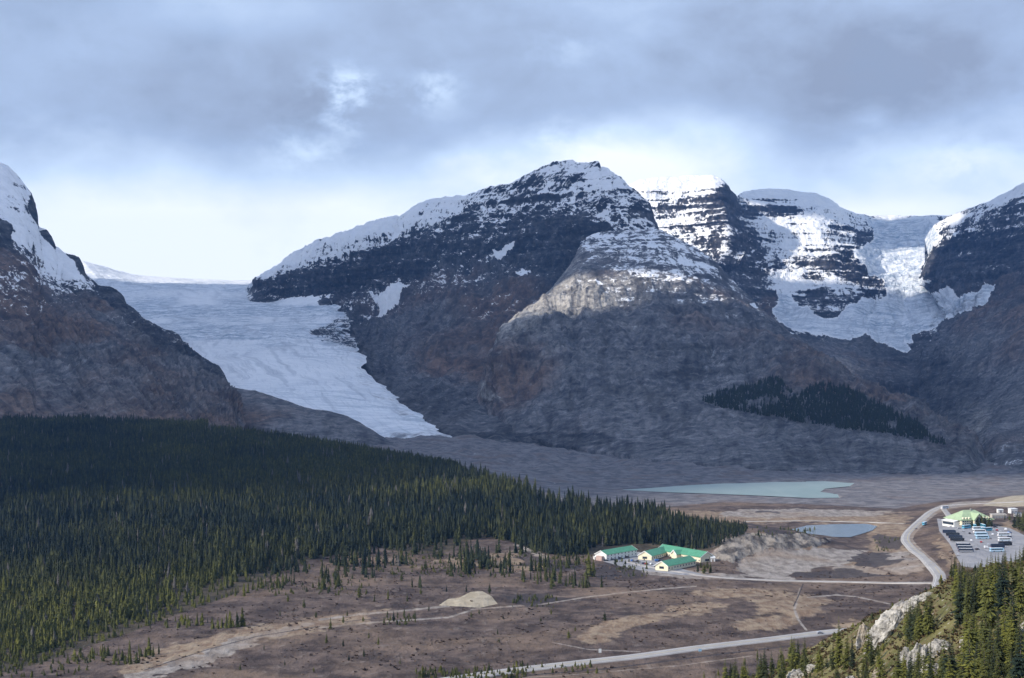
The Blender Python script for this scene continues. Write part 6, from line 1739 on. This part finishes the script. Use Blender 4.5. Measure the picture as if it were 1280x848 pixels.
for mat, px, py, rz, lab, van in [(BLACKP, 1221.5, 687.5, 30, 'black car alone in the middle of the lot', False), (REDP, 1226.5, 678.5, 70, 'dark red car behind the lone black one', False), (WHITEP, 1234, 685.5, 5, 'white van left of the dark navy coach', True), (GREYP, 1241, 682.5, 80, 'grey car above the white van', False), (SILVER, 1234.5, 681.8, 80, 'silver car left of the grey one', False),
                             (BLACKP, 1244, 659.8, 10, 'black car at the far right corner of the visitor centre', False), (GREYP, 1240.5, 657.5, 80, 'grey car beside the visitor centre wall', False), (WHITEP, 1257, 663.0, 80, 'white van at the far right of the lot', True), (SILVER, 1250, 666.0, 80, 'silver van left of the two white coaches', True), (WHITEP, 1248.5, 673.5, 80, 'white car left of the nearer white coach', False),
                             (NAVY, 1262, 672.0, 20, 'navy car at the right rim of the lot', False), (SILVER, 1199, 661.5, 10, 'silver car left of the turquoise coaches', False), (WHITEP, 1189, 659.0, 10, 'white car at the far left corner of the lot', False), (GREYP, 1194, 658.6, 10, 'grey car at the far left corner of the lot', False),
                             (SILVER, 1204, 664.5, 80, 'silver car between the dark row and the turquoise coaches', False), (BLACKP, 1212, 667.5, 75, 'black car in the lane left of the pale coach row', False), (WHITEP, 1214, 676.5, 75, 'white car in the open lane above the lone black car', False), (GREYP, 1238, 674, 80, 'grey car right of the pale coach row', False),
                             (WHITEP, 1240.5, 669, 80, 'white car right of the pale coach row, farther up the lot', False), (BLUEP, 1262, 666.5, 20, 'blue car at the right rim above the navy one', False), (REDP, 1246, 663.5, 80, 'dark red car between the visitor centre and the white van', False), (SILVER, 1197, 694.5, 80, 'silver car at the near left corner of the lot', False)]:
    car_at(mat, px, py, rz, lab, G2, van=van)
car_at(GREYP, 1145, 662.0, 60, 'grey car on the highway bend behind the turquoise coach', None, .42)
car_at(SILVER, 1025, 793.2, 12, 'silver car on the highway at the bottom of the photo', None, .42)

# ------------------------------------------------------------------ road signs
def sign(px, py, label, w_, h_, top, mat, off=0):
    p = hit(px, py)
    o = thing('road_sign', label, 'sign', (p.x, p.y, p.z), .2)
    MB().cyl_z(0, 0, .06, -.5, top).build('post', STEEL, o)
    MB().box(-w_ / 2, w_ / 2, -.10, -.06, top - h_, top + .05).build('panel', mat, o)
sign(750, 820.5, 'small white sign on a post beside the bottom highway', 1.6, 2.2, 4.2, TRIM)
sign(875, 818, 'pale blue sign on a post at the lower edge of the highway', 1.8, 1.4, 3.0, SKYB)

# -- trees round the inn and the visitor centre
for px, py, hp, lab in [(872, 715, 14, 'dark conifer leftmost in the clump right of the inn'), (880, 717, 16, 'dark conifer in the middle of the clump right of the inn'), (888, 716, 15, 'dark conifer rightmost in the clump right of the inn'), (884, 711, 13, 'dark conifer at the back of the clump right of the inn'), (876, 710, 12, 'dark conifer closest to the inn in the right clump'), (769, 706, 12, 'dark conifer alone in front of the lodge'),
                        (1215, 659.5, 13, 'conifer at the left of the dark row before the visitor centre'), (1222, 658.5, 15, 'second conifer in the dark row before the visitor centre'), (1227, 658.3, 17, 'third conifer in the dark row before the visitor centre'), (1231.5, 658.2, 18, 'fourth conifer in the dark row before the visitor centre'), (1236, 658.4, 16, 'fifth conifer in the dark row before the visitor centre'), (1239.5, 658.4, 13, 'rightmost conifer in the dark row before the visitor centre'),
                        (1268, 660, 22, 'tall conifer left in the group at the right rim of the lot'), (1274, 662, 24, 'tall conifer in the middle of the group right of the lot'), (1280, 664, 26, 'tall conifer right in the group at the photo edge by the lot'), (1272, 655, 20, 'conifer behind the group right of the lot'), (1279, 655, 20, 'rearmost conifer behind the group right of the lot'), (1256, 650, 8, 'small conifer before the beige shed'), (1262, 650.5, 9, 'small conifer right of the beige shed')]:
    p = hit(px, py)
    conifer(p.x, p.y, hp * p.y / F, lab, 'conifers round the buildings', wide=1.5)
